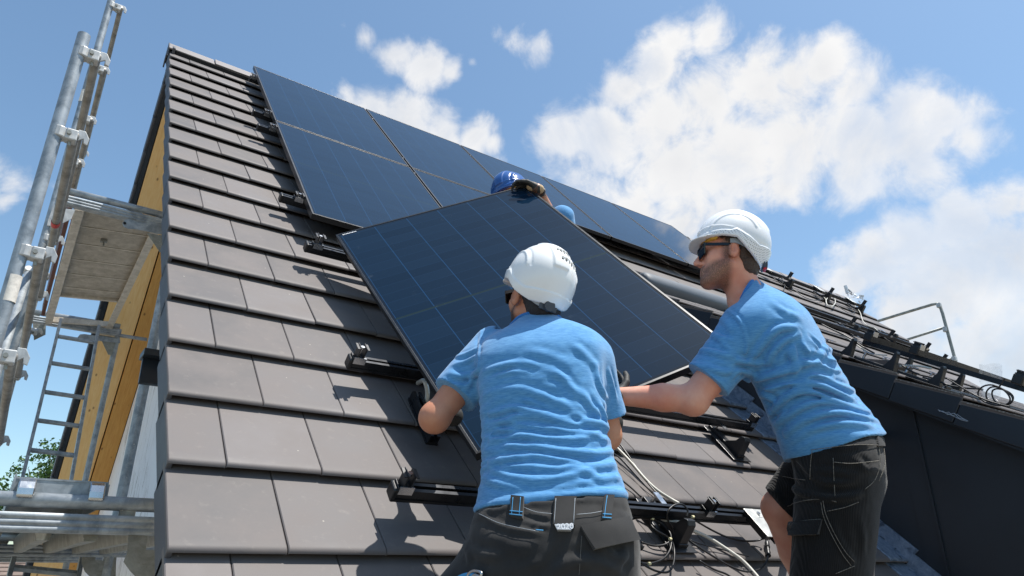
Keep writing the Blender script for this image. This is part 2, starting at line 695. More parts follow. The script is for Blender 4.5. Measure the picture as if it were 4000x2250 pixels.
def tile(mb, o, U, V, N, u0, u1, vk, g, lift=0.0, prof=None, gap=0.0028, thick=0.020):
    """one flat interlocking tile whose rounded nose lies at v = vk"""
    top = [(vk + g + 0.045, -0.0375), (vk + 0.040, -0.0030), (vk + 0.020, -0.0008), (vk + 0.010, -0.0016), (vk + 0.003, -0.0056), (vk, -0.0110), (vk + 0.006, -0.0165)]
    n = len(top)
    bot = [(vk + 0.03, -0.0195), (vk + g + 0.045, -0.0375 - thick)]
    ring = top + bot
    jit = random.uniform(-0.0020, 0.0020)
    jv = random.uniform(-0.0028, 0.0028)
    vs = []
    bev = 0.003
    for uu, inn in ((u0 + gap / 2, 1), (u0 + gap / 2 + bev, 0), (u1 - gap / 2 - bev, 0), (u1 - gap / 2, 1)):
        for i, (v, nn) in enumerate(ring):
            d = 0.0025 if (inn and i < n) else 0.0
            vs.append(o + U * uu + V * (v + jv) + N * (nn - d + lift + jit * (1 if i > 0 else 0)))
    m = len(ring)
    fs = []
    for r in range(3):
        for i in range(m):
            j = (i + 1) % m
            fs.append((r * m + i, r * m + j, (r + 1) * m + j, (r + 1) * m + i))
    fs.append(tuple(range(m - 1, -1, -1)))
    fs.append(tuple(3 * m + i for i in range(m)))
    mb.tint = random.random()
    mb.add(vs, fs)


def flap(mb, o, U, V, N, u, vk, g, depth, t=0.016, over=0.03, step=0.034):
    """the folded down edge of a verge tile"""
    a = [(vk + 0.001, -0.012), (vk + g + over, -0.046), (vk + g + over, -depth - step), (vk + 0.004, -depth)]
    mb.tint = random.random()
    mb.prism([o + U * u + V * v + N * n for v, n in a], U * t)


O0 = np.zeros(3)
FV, HV = 0.2925, 0.1474
U_END = 11.15
mt = MB()
mv = MB()
mv2 = MB()
for k in range(-6, KR):
    first = HV if k % 2 else FV
    u = 0.0
    nxt = first
    while u < U_END - 0.05:
        e = min(nxt, U_END)
        hidden = (u > 3.66 and k * G < 2.55)
        if not hidden:
            tile(mt, O0, UX, VV, NN, u - (0.018 if u == 0 else 0), e, k * G, G)
        u = e
        nxt = e + TW
    flap(mv, O0, UX, VV, NN, -0.0165, k * G, G, 0.125)
    if k * G > 2.5:
        flap(mv2, O0, UX, VV, NN, U_END + 0.002, k * G, G, 0.125)
mt.build('roof_tiles', M['tile'], house, auto=35, tint=True)
mv.build('verge_tiles', M['verge'], house, bevel=0.004, tint=True)
mv2.build('verge_tiles', M['verge'], house, bevel=0.004, tint=True)

# underlay slab below the tiles
ul = MB()
vb, vt = -6 * G + 0.02, RIDGE_V - 0.03
ul.prism([R3(0.02, vb, -0.075), R3(0.02, vt, -0.075), R3(0.02, vt, -0.17), R3(0.02, vb, -0.17)], UX * (3.62 - 0.02))
ul.prism([R3(3.64, 2.6, -0.075), R3(3.64, vt, -0.075), R3(3.64, vt, -0.17), R3(3.64, 2.6, -0.17)], UX * (U_END - 3.66))
ul.build('roof_underlay', M['under'], house)

# ridge: caps laid over a dark roll
RT0 = R3(0, RIDGE_V, 0)
VR = np.array([0, math.cos(RP), -math.sin(RP)])      # down the rear slope
NR = np.array([0, math.sin(RP), math.cos(RP)])
rc = MB()
apex = RT0 + np.array([0, 0, 0.038])
u = -0.03
i = 0
while u < U_END:
    L = 0.40
    up = 0.010 if i % 2 else 0.0
    for side_v, side_n in ((-VV, NN), (VR, NR)):
        a = apex + np.array([u, 0, up])
        b = apex + side_v * 0.175 + np.array([u, 0, up])
        th = side_n * -0.016
        rc.tint = random.random()
        rc.prism([a, b, b + th, a + th], UX * (L - 0.006 if side_v is not VR else L - 0.008))
    u += L
    i += 1
rc.build('ridge_tiles', M['ridge'], house, bevel=0.005, tint=True)
us = np.arange(-0.02, U_END, 0.035)
for side_v, side_n, sg in ((-VV, NN, 1), (VR, NR, -1)):
    prev = None
    rr = MB()
    for uu in us:
        w = 0.186 + 0.010 * math.sin(uu * 41) + 0.008 * math.sin(uu * 17.3 + 1)
        p = apex + side_v * 0.10 + side_n * -0.020 + UX * uu
        q = apex + side_v * w + side_n * (-0.036 + 0.004 * math.sin(uu * 57)) + UX * uu
        if prev is not None:
            rr.quad(prev[0], prev[1], q, p)
        prev = (p, q)
    rr.build('ridge_roll', M['roll'], house)
# closing cap at the gable end of the ridge
gc = MB()
gc.prism([apex + [-0.034, 0, 0.004], apex - VV * 0.15 + [-0.034, 0, 0], apex - VV * 0.15 + [-0.034, 0, -0.10], apex + [-0.034, 0, -0.13],
          apex + VR * 0.15 + [-0.034, 0, -0.10], apex + VR * 0.15 + [-0.034, 0, 0]], UX * 0.012)
gc.build('ridge_end_cap', M['verge'], house, bevel=0.003)

# rear slope: slab, stepped verge, and the timber under it
REAR_L = 9.6
rs = MB()
rs.prism([RT0 + UX * 0.03 + NR * -0.03, RT0 + UX * 0.03 + VR * REAR_L + NR * -0.03, RT0 + UX * 0.03 + VR * REAR_L + NR * -0.16, RT0 + UX * 0.03 + NR * -0.16], UX * (U_END - 0.03))
rs.build('rear_roof', M['under'], house)
rv = MB()
k = 0
while k * G < REAR_L - 0.2:
    a = RT0 + VR * (k * G)
    rv.tint = random.random()
    rv.prism([a + NR * -0.028 + VR * -0.02, a + VR * (G + 0.004) + NR * 0.004, a + VR * (G + 0.004) + NR * -0.175, a + VR * -0.02 + NR * -0.199], UX * 0.0215)
    k += 1
rv.build('rear_verge_tiles', M['verge'], house, bevel=0.003, tint=True)
XW = 0.53
so = MB()
so.prism([RT0 + UX * 0.065 + VR * 0.12 + NR * -0.165, RT0 + UX * 0.065 + VR * REAR_L + NR * -0.165, RT0 + UX * 0.065 + VR * REAR_L + NR * -0.205, RT0 + UX * 0.065 + VR * 0.12 + NR * -0.205], UX * 0.29)
so.build('soffit', M['wood'], house, bevel=0.003)
s2 = MB()
s2.prism([RT0 + UX * 0.366 + VR * 0.12 + NR * -0.17, RT0 + UX * 0.366 + VR * REAR_L + NR * -0.17, RT0 + UX * 0.366 + VR * REAR_L + NR * -0.235, RT0 + UX * 0.366 + VR * 0.12 + NR * -0.235], UX * (XW - 0.366 - 0.004))
s2.build('trim_board', M['wood2'], house, bevel=0.003)
s3 = MB()
s3.prism([R3(0.065, -1.9, -0.175), R3(0.065, RIDGE_V - 0.3, -0.175), R3(0.065, RIDGE_V - 0.3, -0.21), R3(0.065, -1.9, -0.21)], UX * (XW - 0.07))
s3.build('front_soffit', M['wood'], house)
bb = MB()
bb.prism([R3(0.022, -1.95, -0.13), R3(0.022, RIDGE_V - 0.25, -0.13), R3(0.022, RIDGE_V - 0.25, -0.235), R3(0.022, -1.95, -0.235)], UX * 0.035)
bb.prism([RT0 + UX * 0.022 + VR * 0.2 + NR * -0.15, RT0 + UX * 0.022 + VR * REAR_L + NR * -0.15, RT0 + UX * 0.022 + VR * REAR_L + NR * -0.20, RT0 + UX * 0.022 + VR * 0.2 + NR * -0.20], UX * 0.035)
bb.build('bargeboard', M['clad'], house)
# gable wall and the walls below the eaves
gw = MB()
fy = R3(0, -1.0, -0.24)
ry = RT0 + VR * 9.0 + NR * -0.24
top = RT0 + np.array([0, 0, -0.36])
poly = [(XW, fy[1] + 0.05, -5.6), (XW, fy[1] + 0.05, fy[2] + 0.05), (XW, top[1], top[2]), (XW, ry[1] - 0.05, ry[2] + 0.05), (XW, ry[1] - 0.05, -5.6)]
gw.prism(poly, UX * (U_END - 1.0))
gw.build('gable_wall', M['plaster'], house)
# purlin end in black sheet under the overhang
pc = at_x(700, 1405, XW - 0.2)
pu = MB()
pu.box(pc, (1, 0, 0), (0, 1, 0), (0, 0, 1), 0.42, 0.17, 0.04)
pu.box(pc + np.array([0.0, 0, -0.10]), (1, 0, 0), (0, 1, -0.25), (0, 0.25, 1), 0.40, 0.03, 0.17)
pu.build('purlin_cover', M['clad'], house, bevel=0.003)

# ------------------------------------------------------------------ dormer on the right
DP = math.radians(31.4)
VD = np.array([0, math.cos(DP), math.sin(DP)])
ND = np.array([0, -math.sin(DP), math.cos(DP)])
XD = 3.50
DO = np.array([0.0, 0.10, 1.152])                      # a point of the dormer roof surface
dormer = bpy.data.objects.new('dormer', None)
COL.objects.link(dormer)
dormer.parent = house
WM[dormer.name] = WM[house.name].copy()


def D3(u, v, n=0.0):
    return DO + UX * u + VD * v + ND * n


v_top = (2.19 - DO[1]) / math.cos(DP)                 # meets the main roof
v_bot = -1.75
GD = 0.345
dt = MB()
dv = MB()
kk0 = -5
for k in range(kk0, int(v_top / GD) + 1):
    u = XD
    nxt = XD + (0.15 if k % 2 else 0.30)
    while u < 10.4:
        tile(dt, DO, UX, VD, ND, u - (0.019 if u == XD else 0), nxt, k * GD - 0.03, GD)
        u = nxt
        nxt += 0.30
    flap(dv, DO, UX, VD, ND, XD - 0.018, k * GD - 0.03, GD, 0.150, 0.018, 0.0, 0.008)
dt.build('dormer_tiles', M['tile'], dormer, auto=35, tint=True)
dv.build('dormer_verge_tiles', M['clad'], dormer, bevel=0.005, tint=True)
# broken tile edges along the verge, their sunlit paleness put into the colour
ed = MB()
for k in range(kk0, int(v_top / GD) + 1):
    a = k * GD - 0.03
    ed.prism([D3(XD - 0.024, a - 0.004, 0.002), D3(XD - 0.024, a + GD, -0.0295), D3(XD - 0.024, a + GD, -0.0375), D3(XD - 0.024, a - 0.004, -0.006)], UX * 0.010)
ed.build('sunlit_tile_edges', M['edge'], dormer)
chm = MB()
for pts_ in ([(3664, 1601), (3690, 1612), (3706, 1610), (3722, 1624), (3738, 1618), (3760, 1634), (3782, 1645)], [(3668, 1606), (3684, 1606), (3702, 1620), (3728, 1614), (3744, 1632), (3770, 1640)], [(3700, 1615), (3730, 1628), (3755, 1640), (3778, 1646)]):
    chm.tube([at_x(x_, y_, XD - 0.0195) for x_, y_ in pts_], 0.0016, 5)
M['chalk'] = simple('chalk_line', S(150, 160, 172), 0.9)
chm.build('chalk_mark', M['chalk'], dormer)
XC = 3.64
ck = MB()
pa, pb = D3(XC, v_top + 0.2, -0.06), D3(XC, v_bot + 0.3, -0.06)
lo1 = R3(XC, 2.9, -0.10)
lo2 = R3(XC, -1.9, -0.10)
lo2 = np.array([XC, pb[1], lo2[2] + 0.0])
ck.prism([pa, pb, np.array([XC, pb[1], pb[1] * math.tan(RP) - 0.25]), lo1], UX * 0.12)
ck.prism([np.array([XC + 0.1, pb[1], pb[2]]), np.array([XC + 0.1, pb[1] + 0.1, pb[2] + 0.05]), np.array([XC + 0.1, pb[1] + 0.1, -2.0]), np.array([XC + 0.1, pb[1], -2.0])], UX * 6.7)
for Y in (1.62, 1.02, 0.42, -0.184, -0.79):
    zt = D3(0, (Y - DO[1]) / math.cos(DP), -0.07)[2]
    zb = Y * math.tan(RP) + 0.02
    if zt > zb:
        ck.box((XC - 0.006, Y, (zt + zb) / 2), UX, (0, 1, 0), (0, 0, 1), 0.014, 0.012, zt - zb)
        ck.box((XC - 0.0025, Y + 0.05, (zt + zb) / 2), UX, (0, 1, 0), (0, 0, 1), 0.005, 0.10, zt - zb)
ck.build('dormer_cheek', M['clad'], dormer)
us_ = MB()
us_.prism([D3(XD + 0.004, v_top, -0.06), D3(XD + 0.004, v_bot, -0.06), D3(XD + 0.004, v_bot, -0.165), D3(XD + 0.004, v_top, -0.165)], UX * (XC - XD + 0.1))
us_.prism([D3(XC + 0.1, v_top, -0.06), D3(XC + 0.1, v_bot, -0.06), D3(XC + 0.1, v_bot, -0.09), D3(XC + 0.1, v_top, -0.09)], UX * 6.6)
us_.build('dormer_eaves_board', M['clad'], dormer)
fl = MB()
for k in range(-5, 7):
    o_ = R3(0, 0, 0.0075)
    tile(fl, o_, UX, VV, NN, 3.455, 3.655, k * G + 0.004, G - 0.006, gap=0.0, thick=0.008)
    fl.prism([R3(3.628, k * G, 0.0), R3(3.628, k * G + G, -0.025), R3(3.628, k * G + G, 0.05), R3(3.628, k * G, 0.08)], UX * 0.01)
fl.build('lead_flashing', M['lead'], dormer, auto=35)

# roof window between dormer and panels: rounded grey cover with a dark frame
rw = thing('roof_window', 'roof window with rounded grey cover box above the dormer, partly hidden by a head', 'roof window', R3(4.0, 3.0, 0.0))
a = roof_uv(2520, 1072, 0.14)
uL = a[0]
vM = a[1]
w1 = MB()
prof = []
for i in range(9):
    t = math.pi * (1 - i / 8)
    prof.append((vM + 0.10 * math.cos(t), 0.10 + 0.055 * math.sin(t)))
prof = [(vM - 0.10, 0.05)] + prof + [(vM + 0.10, 0.05)]
rings = []
for uu, sc in ((uL, 0.55), (uL + 0.012, 0.8), (uL + 0.04, 0.96), (uL + 0.08, 1.0), (uL + 1.16, 1.0), (uL + 1.2, 0.8)):
    rings.append([R3(uu, vM + (v - vM) * sc, 0.10 + (n - 0.10) * sc) for v, n in prof])
m = len(prof)
vs = [p for r in rings for p in r]
fs = [(r * m + i, r * m + i + 1, (r + 1) * m + i + 1, (r + 1) * m + i) for r in range(len(rings) - 1) for i in range(m - 1)]
fs += [tuple(range(m - 1, -1, -1)), tuple((len(rings) - 1) * m + i for i in range(m))]
fs += [(r * m, (r + 1) * m, (r + 1) * m + m - 1, r * m + m - 1) for r in range(len(rings) - 1)]
w1.add(vs, fs)
w1.build('cover_box', M['sash'], rw, auto=40)
w2 = MB()
for uu in (uL + 0.09, uL + 1.09):
    w2.bar(R3(uu, vM - 0.02, 0.035), R3(uu, vM - 0.85, 0.035), 0.07, 0.09, NN)
w2.bar(R3(uL + 0.05, vM - 0.86, 0.035), R3(uL + 1.13, vM - 0.86, 0.035), 0.08, 0.09, NN)
w2.build('window_frame', M['sash'], rw, bevel=0.006)
w3 = MB()
w3.prism([R3(uL + 0.12, vM - 0.04, 0.045), R3(uL + 0.12, vM - 0.83, 0.045), R3(uL + 0.12, vM - 0.83, 0.028), R3(uL + 0.12, vM - 0.04, 0.028)], UX * 0.94)
w3.build('shutter', M['clad'], rw)
PANEL_CORNERS = [(0.7393, 1.1801, 1.574), (1.7306, 0.8058, 2.0369), (1.8726, -0.3703, 0.7817), (0.8813, 0.004, 0.3188)]
# ------------------------------------------------------------------ solar panels
PW, PH, PU0, PVT, PN = 1.1542, 1.7685, 0.6778, 5.8204, 0.1354
W_, H_ = 1.134, 1.749


def make_panel(label, M4, group=None):
    t = thing('solar_panel', label, 'solar panel', M=M4, group=group)
    Mw = np.array(M4)
    X, Y, Z, O = Mw[:3, 0], Mw[:3, 1], Mw[:3, 2], Mw[:3, 3]

    def L(x, y, z):
        return O + X * x + Y * y + Z * z
    g = MB()
    g.prism([L(0.009, 0.009, -0.001), L(W_ - 0.009, 0.009, -0.001), L(W_ - 0.009, H_ - 0.009, -0.001), L(0.009, H_ - 0.009, -0.001)], Z * -0.005)
    g.build('glass', M['panel'], t)
    f = MB()
    w, d = 0.011, 0.034
    f.prism([L(0, 0, 0.001), L(w, w, 0.001), L(w, H_ - w, 0.001), L(0, H_, 0.001)], Z * -d)
    f.prism([L(W_, 0, 0.001), L(W_, H_, 0.001), L(W_ - w, H_ - w, 0.001), L(W_ - w, w, 0.001)], Z * -d)
    f.prism([L(0, 0, 0.001), L(W_, 0, 0.001), L(W_ - w, w, 0.001), L(w, w, 0.001)], Z * -d)
    f.prism([L(0, H_, 0.001), L(w, H_ - w, 0.001), L(W_ - w, H_ - w, 0.001), L(W_, H_, 0.001)], Z * -d)
    # inward lower flange
    f.prism([L(0.001, 0.001, -d + 0.003), L(0.03, 0.03, -d + 0.003), L(0.03, H_ - 0.03, -d + 0.003), L(0.001, H_ - 0.001, -d + 0.003)], Z * -0.002)
    f.prism([L(W_ - 0.001, 0.001, -d + 0.003), L(W_ - 0.001, H_ - 0.001, -d + 0.003), L(W_ - 0.03, H_ - 0.03, -d + 0.003), L(W_ - 0.03, 0.03, -d + 0.003)], Z * -0.002)
    f.build('frame', M['frame'], t, bevel=0.0012)
    return t


def slot(i, row):
    return basis(R3(PU0 + i * PW + 0.01, PVT - (row + 1) * PH + 0.0095, PN), UX, VV, NN)


GP = 'solar panels fixed in the upper rows of the roof'
LB = ['black solar panel in the top left corner of the installed array',
      'second black panel from the left in the top row under the ridge',
      'third black panel from the left in the top row, directly above the blue helmet',
      'fourth black panel from the left in the top row, right of the blue helmet',
      'rightmost black panel of the top row, its end by the bearded man\'s helmet']
p0 = make_panel(LB[0], slot(0, 0), GP)
for i in range(1, 5):
    c = copy_tree(p0, slot(i, 0))
    c['label'] = LB[i]
c = copy_tree(p0, slot(0, 1))
c['label'] = 'black panel at the left end of the lower installed row, its bottom corner free'
c = copy_tree(p0, slot(1, 1))
c['label'] = 'black panel in the lower installed row, half hidden behind the lifted panel'

# the panel being lifted into place: four surveyed corners
TL, TR, BR, BL = [np.array(a) for a in PANEL_CORNERS]
ctr = (TL + TR + BR + BL) / 4
xd = nrm((TR - TL) + (BR - BL))
yd = (TL - BL) + (TR - BR)
yd = nrm(yd - xd * (yd @ xd))
zd = np.cross(xd, yd)
LPM = basis(ctr - xd * W_ / 2 - yd * H_ / 2, xd, yd, zd)
lifted = copy_tree(p0, LPM)
lifted['label'] = 'loose black solar panel being lifted and held at its edges by three workers'
del lifted['group']


def LP(x, y, z=0.0):
    return ctr + xd * (x - W_ / 2) + yd * (y - H_ / 2) + zd * z


mk = MB()
for i in range(9):
    mk.box(LP(0.035 + i * 0.0085, H_ - 0.022, 0.0015), xd, yd, zd, 0.0055, 0.007 if i % 3 else 0.009, 0.0008)
mk.build('maker_mark', M['label'], lifted)

# ------------------------------------------------------------------ mounting rails
RN0, RN1 = 0.055, 0.099           # rail stands between these heights above the tiles


def rail_mesh(a, b, N, h=0.044, w=0.042):
    """C shaped aluminium rail from a to b (points on its underside), open slot on top"""
    a, b = np.asarray(a, float), np.asarray(b, float)
    T = nrm(b - a)
    N = nrm(N - T * (N @ T))
    X = np.cross(T, N)
    m = MB()
    for part in ([(-w / 2, 0, w / 2, 0.014), (-w / 2, 0.014, -w / 2 + 0.005, h), (w / 2 - 0.005, 0.014, w / 2, h), (-w / 2 + 0.005, h - 0.006, -0.007, h), (0.007, h - 0.006, w / 2 - 0.005, h)]):
        x0, z0, x1, z1 = part
        m.prism([a + X * x0 + N * z0, a + X * x1 + N * z0, a + X * x1 + N * z1, a + X * x0 + N * z1], b - a)
    m.prism([a + X * (-w / 2 - 0.004) + N * 0.0, a + X * (-w / 2 + 0.001) + N * 0.0, a + X * (-w / 2 + 0.001) + N * 0.010, a + X * (-w / 2 - 0.004) + N * 0.010], b - a)
    m.prism([a + X * (w / 2 - 0.001) + N * 0.0, a + X * (w / 2 + 0.004) + N * 0.0, a + X * (w / 2 + 0.004) + N * 0.010, a + X * (w / 2 - 0.001) + N * 0.010], b - a)
    return m


def endcap(a, T, N, parent, h=0.050, w=0.052):
    X = np.cross(T, N)
    m = MB()
    m.box(np.asarray(a) + N * (h / 2 - 0.003) + T * 0.004, X, T, N, w, 0.016, h)
    m.build('end_cap', M['blackpl'], parent, bevel=0.006)


def clamp(p, T, N, parent, wide=0.045, tall=0.06, name='end_clamp', sil=True):
    """panel clamp standing on the rail: two flanged cheeks, a top plate and a bolt"""
    p = np.asarray(p, float)
    X = np.cross(T, N)
    m = MB()
    for s in (-1, 1):
        m.box(p + T * s * 0.013 + N * tall / 2, X, T, N, wide, 0.004, tall)
        m.box(p + T * s * 0.020 + N * (tall - 0.006), X, T, N, wide, 0.014, 0.004)
        m.box(p + T * s * 0.026 + N * 0.006, X, T, N, wide, 0.004, 0.012)
    m.box(p + N * 0.012, X, T, N, wide, 0.030, 0.006)
    o = m.build(name, M['blacksteel'], parent, bevel=0.0012)
    b = MB()
    b.tube([p + N * 0.010, p + N * (tall - 0.012)], 0.004, 8)
    b.tube([p + N * (tall - 0.014), p + N * (tall - 0.004)], 0.0085, 8)
    b.build('bolt', M['steel'], o)
    if sil:
        g = MB()
        g.box(p + X * (wide / 2 + 0.002) + N * 0.004, T, X, N, 0.05, 0.004, 0.03)
        g.build('grip_plate', M['steel'], o)
    return o


def panel_rail(v0, v1, u0, u1, label, clamps=(), group=None, caps=(True, False), kinds=None, tall=0.048):
    a, b = R3(u0, v0, RN0), R3(u1, v1, RN0)
    t = thing('mounting_rail', label, 'mounting rail', a, group=group)
    rail_mesh(a, b, NN).build('rail', M['rail'], t)
    T = nrm(b - a)
    if caps[0]: endcap(a, T, NN, t)
    if caps[1]: endcap(b, -T, NN, t)
    for i, uu in enumerate(clamps):
        vv = v0 + (v1 - v0) * (uu - u0) / (u1 - u0)
        clamp(R3(uu, vv, RN0 + 0.043), T, NN, t, tall=tall, name='end_clamp' if i == 0 else 'mid_clamp')
    return t


RG = 'mounting rails under the installed panels'
seams = [PU0 + i * PW for i in range(1, 5)]
panel_rail(5.45, 5.45, 0.635, 0.7 + 5 * PW - 0.05, 'topmost black rail under the upper panel row, close to the ridge', [0.662] + seams + [0.69 + 5 * PW], RG, tall=0.040)
panel_rail(4.29, 4.29, 0.560, 0.7 + 5 * PW - 0.05, 'black rail under the lower edge of the top panel row', [0.662] + seams + [0.69 + 5 * PW], RG, tall=0.040)
panel_rail(3.92, 3.92, 0.560, 0.7 + 2 * PW + 0.3, 'black rail just below the seam between the two panel rows', [0.662, seams[0]], RG, tall=0.040)
panel_rail(2.57, 2.57, 0.560, 0.7 + 2 * PW + 0.3, 'black rail under the lower edge of the second panel row', [0.662, seams[0]], RG, tall=0.040)
RF = 'bare mounting rails waiting for the lifted panel'
panel_rail(1.95, 1.95, 0.615, 3.2, 'black rail with silver clamp at the top left corner of the lifted panel', [0.672], RF, tall=0.062)
panel_rail(0.905, 0.955, 0.628, 3.225, 'black rail crossing behind both workers with a clamp at either end', [0.662, 3.205], RF, (True, True), tall=0.062)
rl = panel_rail(0.180, 0.165, 0.620, 2.42, 'lowest black rail, below the front worker\'s shirt hem', [0.655, 2.10], RF, tall=0.062)
# short profile lying down the slope beside the lifted panel
sp = thing('rail_offcut', 'short black rail lying down the slope beside the front worker\'s elbow', 'rail piece', R3(0.86, 0.7, 0.0))
q0, q1 = roof_uv(1622, 1545, 0.03), roof_uv(1695, 1720, 0.03)
rail_mesh(R3(q0[0], q0[1], 0.006), R3(q1[0], q1[1], 0.006), NN).build('rail', M['rail'], sp)
bk = MB()
qq = roof_uv(1648, 1530, 0.06)
bk.tube(spline([R3(qq[0] + 0.02, qq[1] - 0.05, 0.01), R3(qq[0] + 0.015, qq[1] - 0.02, 0.07), R3(qq[0], qq[1] + 0.02, 0.10), R3(qq[0], qq[1] + 0.06, 0.06)], 5), 0.010, 8)
bk.build('hook_bracket', M['wsteel'], sp)

# ------------------------------------------------------------------ optimisers


def optimiser(P, X, Y, Z, label, group='power optimisers clipped to rails'):
    t = thing('power_optimiser', label, 'power optimiser', M=basis(P, X, Y, Z), group=group)
    m = MB()
    m.box(P + Z * 0.012, X, Y, Z, 0.125, 0.150, 0.020)
    for i in range(9):
        m.box(P + X * (-0.056 + i * 0.014) + Z * -0.003 - Y * 0.01, X, Y, Z, 0.004, 0.118, 0.012)
    m.build('body', M['blackpl'], t, bevel=0.004)
    g = MB()
    g.box(P + Z * 0.025, X, Y, Z, 0.135, 0.165, 0.004)
    g.box(P + Z * 0.027 + Y * 0.055, X, Y, Z, 0.03, 0.05, 0.003)
    g.build('plate', M['wsteel'], t, bevel=0.002)
    b = MB()
    b.tube([P + Z * 0.026 + X * 0.0 + Y * 0.05, P + Z * 0.036 + Y * 0.05], 0.009, 8)
    b.tube([P + Z * 0.027 + X * 0.025 - Y * 0.01, P + Z * 0.0285 + X * 0.025 - Y * 0.01], 0.011, 12)
    b.build('bolt', M['steel'], t)
    for s in (-1, 1):
        c = MB()
        c.tube([P + X * s * 0.02 - Y * 0.075 + Z * 0.01, P + X * s * 0.02 - Y * 0.10 + Z * 0.008], 0.007, 8)
        c.build('cable_gland', M['blackpl'], t)
    return t


q = roof_uv(2962, 2035, 0.10)
optimiser(R3(q[0] - 0.01, q[1] - 0.035, 0.098), UX, VV, NN, 'power optimiser with pale plate at the right end of the lowest rail')

# ------------------------------------------------------------------ roof hooks


def hook(P, U, V, N, label, group, s=1.0, slim=1.0, wide=1.0):
    """black hook plate lying on a tile with its upright fin and the steel S bracket"""
    t = thing('roof_hook', label, 'roof hook', M=basis(P, U, V, N), group=group)
    m = MB()
    m.prism([P + U * -0.055 * s + V * 0.20 * s + N * 0.003, P + U * 0.055 * s + V * 0.20 * s + N * 0.003, P + U * 0.075 * s - V * 0.10 * s + N * 0.006, P - U * 0.075 * s - V * 0.10 * s + N * 0.006], N * 0.005)
    m.box(P + V * 0.11 * s + N * 0.016, U, V, N, 0.05 * s, 0.17 * s, 0.020)
    m.build('base_plate', M['blacksteel'], t, bevel=0.002)
    f = MB()
    prof = [(0.07, 0.010), (-0.005, 0.075), (-0.022, 0.118), (-0.042, 0.126), (-0.058, 0.112), (-0.075, 0.010)]
    f.prism([P + U * -0.024 * s * wide + V * (v * slim) * s + N * n * s for v, n in prof], U * 0.048 * s * wide)
    f.box(P - V * 0.072 * s + N * 0.018 * s, U, V, N, 0.058 * s, 0.012, 0.022)
    f.build('fin', M['blacksteel'], t, bevel=0.003)
    b = MB()
    b.tube(spline([P + V * 0.185 * s + N * 0.012, P + V * 0.165 * s + N * 0.022, P + V * 0.160 * s + N * 0.05, P + V * 0.150 * s + N * 0.07], 5), 0.008 * s, 8)
    b.box(P + V * 0.175 * s + N * 0.014, U, V, N, 0.045 * s, 0.035 * s, 0.006)
    b.box(P + V * 0.135 * s + N * 0.070, U, V, N, 0.030 * s, 0.075 * s, 0.005)
    b.build('steel_bracket', M['steel'], t)
    return t


HG = 'black roof hooks on the lower roof'
a = roof_uv(2900, 1790, 0.01)
h1 = hook(R3(a[0] - 0.02, a[1] + 0.075, 0), UX, VV, NN, 'black roof hook with tall fin below the clamp of the upper bare rail', HG)
a = roof_uv(2676, 2140, 0.01)
hook(R3(a[0] - 0.02, a[1] + 0.075, 0), UX, VV, NN, 'black roof hook with tall fin wrapped in cables beside the front worker', HG)
a = roof_uv(2200, 1900, 0.01)

# far main roof: two long rails, hooks, optimisers
FG = 'rails on the far right end of the main roof'
r_far = []
for vv_, u0, u1, lab, cl in ((5.46, 6.35, 10.87, 'highest rail on the far right roof, below the ridge', (3081, 3242, 3372)),
                             (4.09, 6.2, 10.74, 'middle rail on the far right roof with three clamps', (3329, 3477, 3618)),
                             (3.74, 6.2, 10.74, 'lowest rail on the far right roof, just above the dormer', (3682,))):
    us2 = []
    for px in cl:
        # find u whose picture column is px
        lo, hi = 4.0, 11.0
        for _ in range(40):
            mid = (lo + hi) / 2
            if pj(R3(mid, vv_, 0.1))[0] < px: lo = mid
            else: hi = mid
        us2.append(min(lo, u1 - 0.03))
    panel_rail(vv_, vv_, u0, u1, lab, us2, FG, (False, True), tall=0.10)
HF = 'black roof hooks on the far right roof'
for (px, py, lab) in ((3070, 1118, 'small far hook under the highest rail, left of the cable ring'), (3218, 1168, 'small far hook beside the grey cable ring'),
                      (3350, 1215, 'small far hook below the white crumpled plastic'), (3322, 1300, 'small far hook under the middle far rail'),
                      (3472, 1330, 'rightmost small far hook under the middle far rail')):
    a = roof_uv(px, py, 0.0)
    hook(R3(a[0], a[1], 0), UX, VV, NN, lab, HF, 1.15)
for (px, py, lab) in ((2985, 1048, 'pale power optimiser on the far rail right behind the bearded man\'s head'), (3190, 1128, 'pale power optimiser on the far rail above the cable ring'),
                      (3315, 1173, 'pale power optimiser on the far rail next to its right end')):
    a = roof_uv(px, py, 0.10)
    optimiser(R3(a[0], a[1] - 0.04, 0.10), UX, VV, NN, lab)

# dormer roof: a rail running down the slope on hooks, cross rails with square ends above it
XR = 3.70
ra, rb = at_x(3374, 1345, XR), at_x(4010, 1535, XR)
DT = nrm(rb - ra)
rb = rb + DT * 0.5
t = thing('mounting_rail', 'long black rail running down the slope along the dormer edge', 'mounting rail', ra)
rail_mesh(ra, rb, ND, 0.028, 0.030).build('rail', M['rail'], t)
endcap(ra, DT, ND, t, 0.036, 0.038)
DG = 'square ended cross rails on the dormer'
for px, py, lab in ((3399, 1322, 'square ended cross rail at the upper end of the dormer rail'), (3577, 1381, 'square ended cross rail halfway down the dormer rail'),
                    (3975, 1512, 'square ended cross rail at the right edge of the photo')):
    p = at_x(px, py, XR - 0.03)
    # keep it on top of the long rail
    s = (p - ra) @ DT
    p = ra + DT * s + ND * 0.029 + UX * -0.06
    t = thing('cross_rail', lab, 'cross rail', p, group=DG)
    rail_mesh(p, p + UX * 3.0, ND, 0.036, 0.040).build('rail', M['rail'], t)
    endcap(p, UX, ND, t)
    clamp(p + UX * 0.03 + ND * 0.042, UX, ND, t, tall=0.03)
HD = 'black roof hooks along the dormer edge'
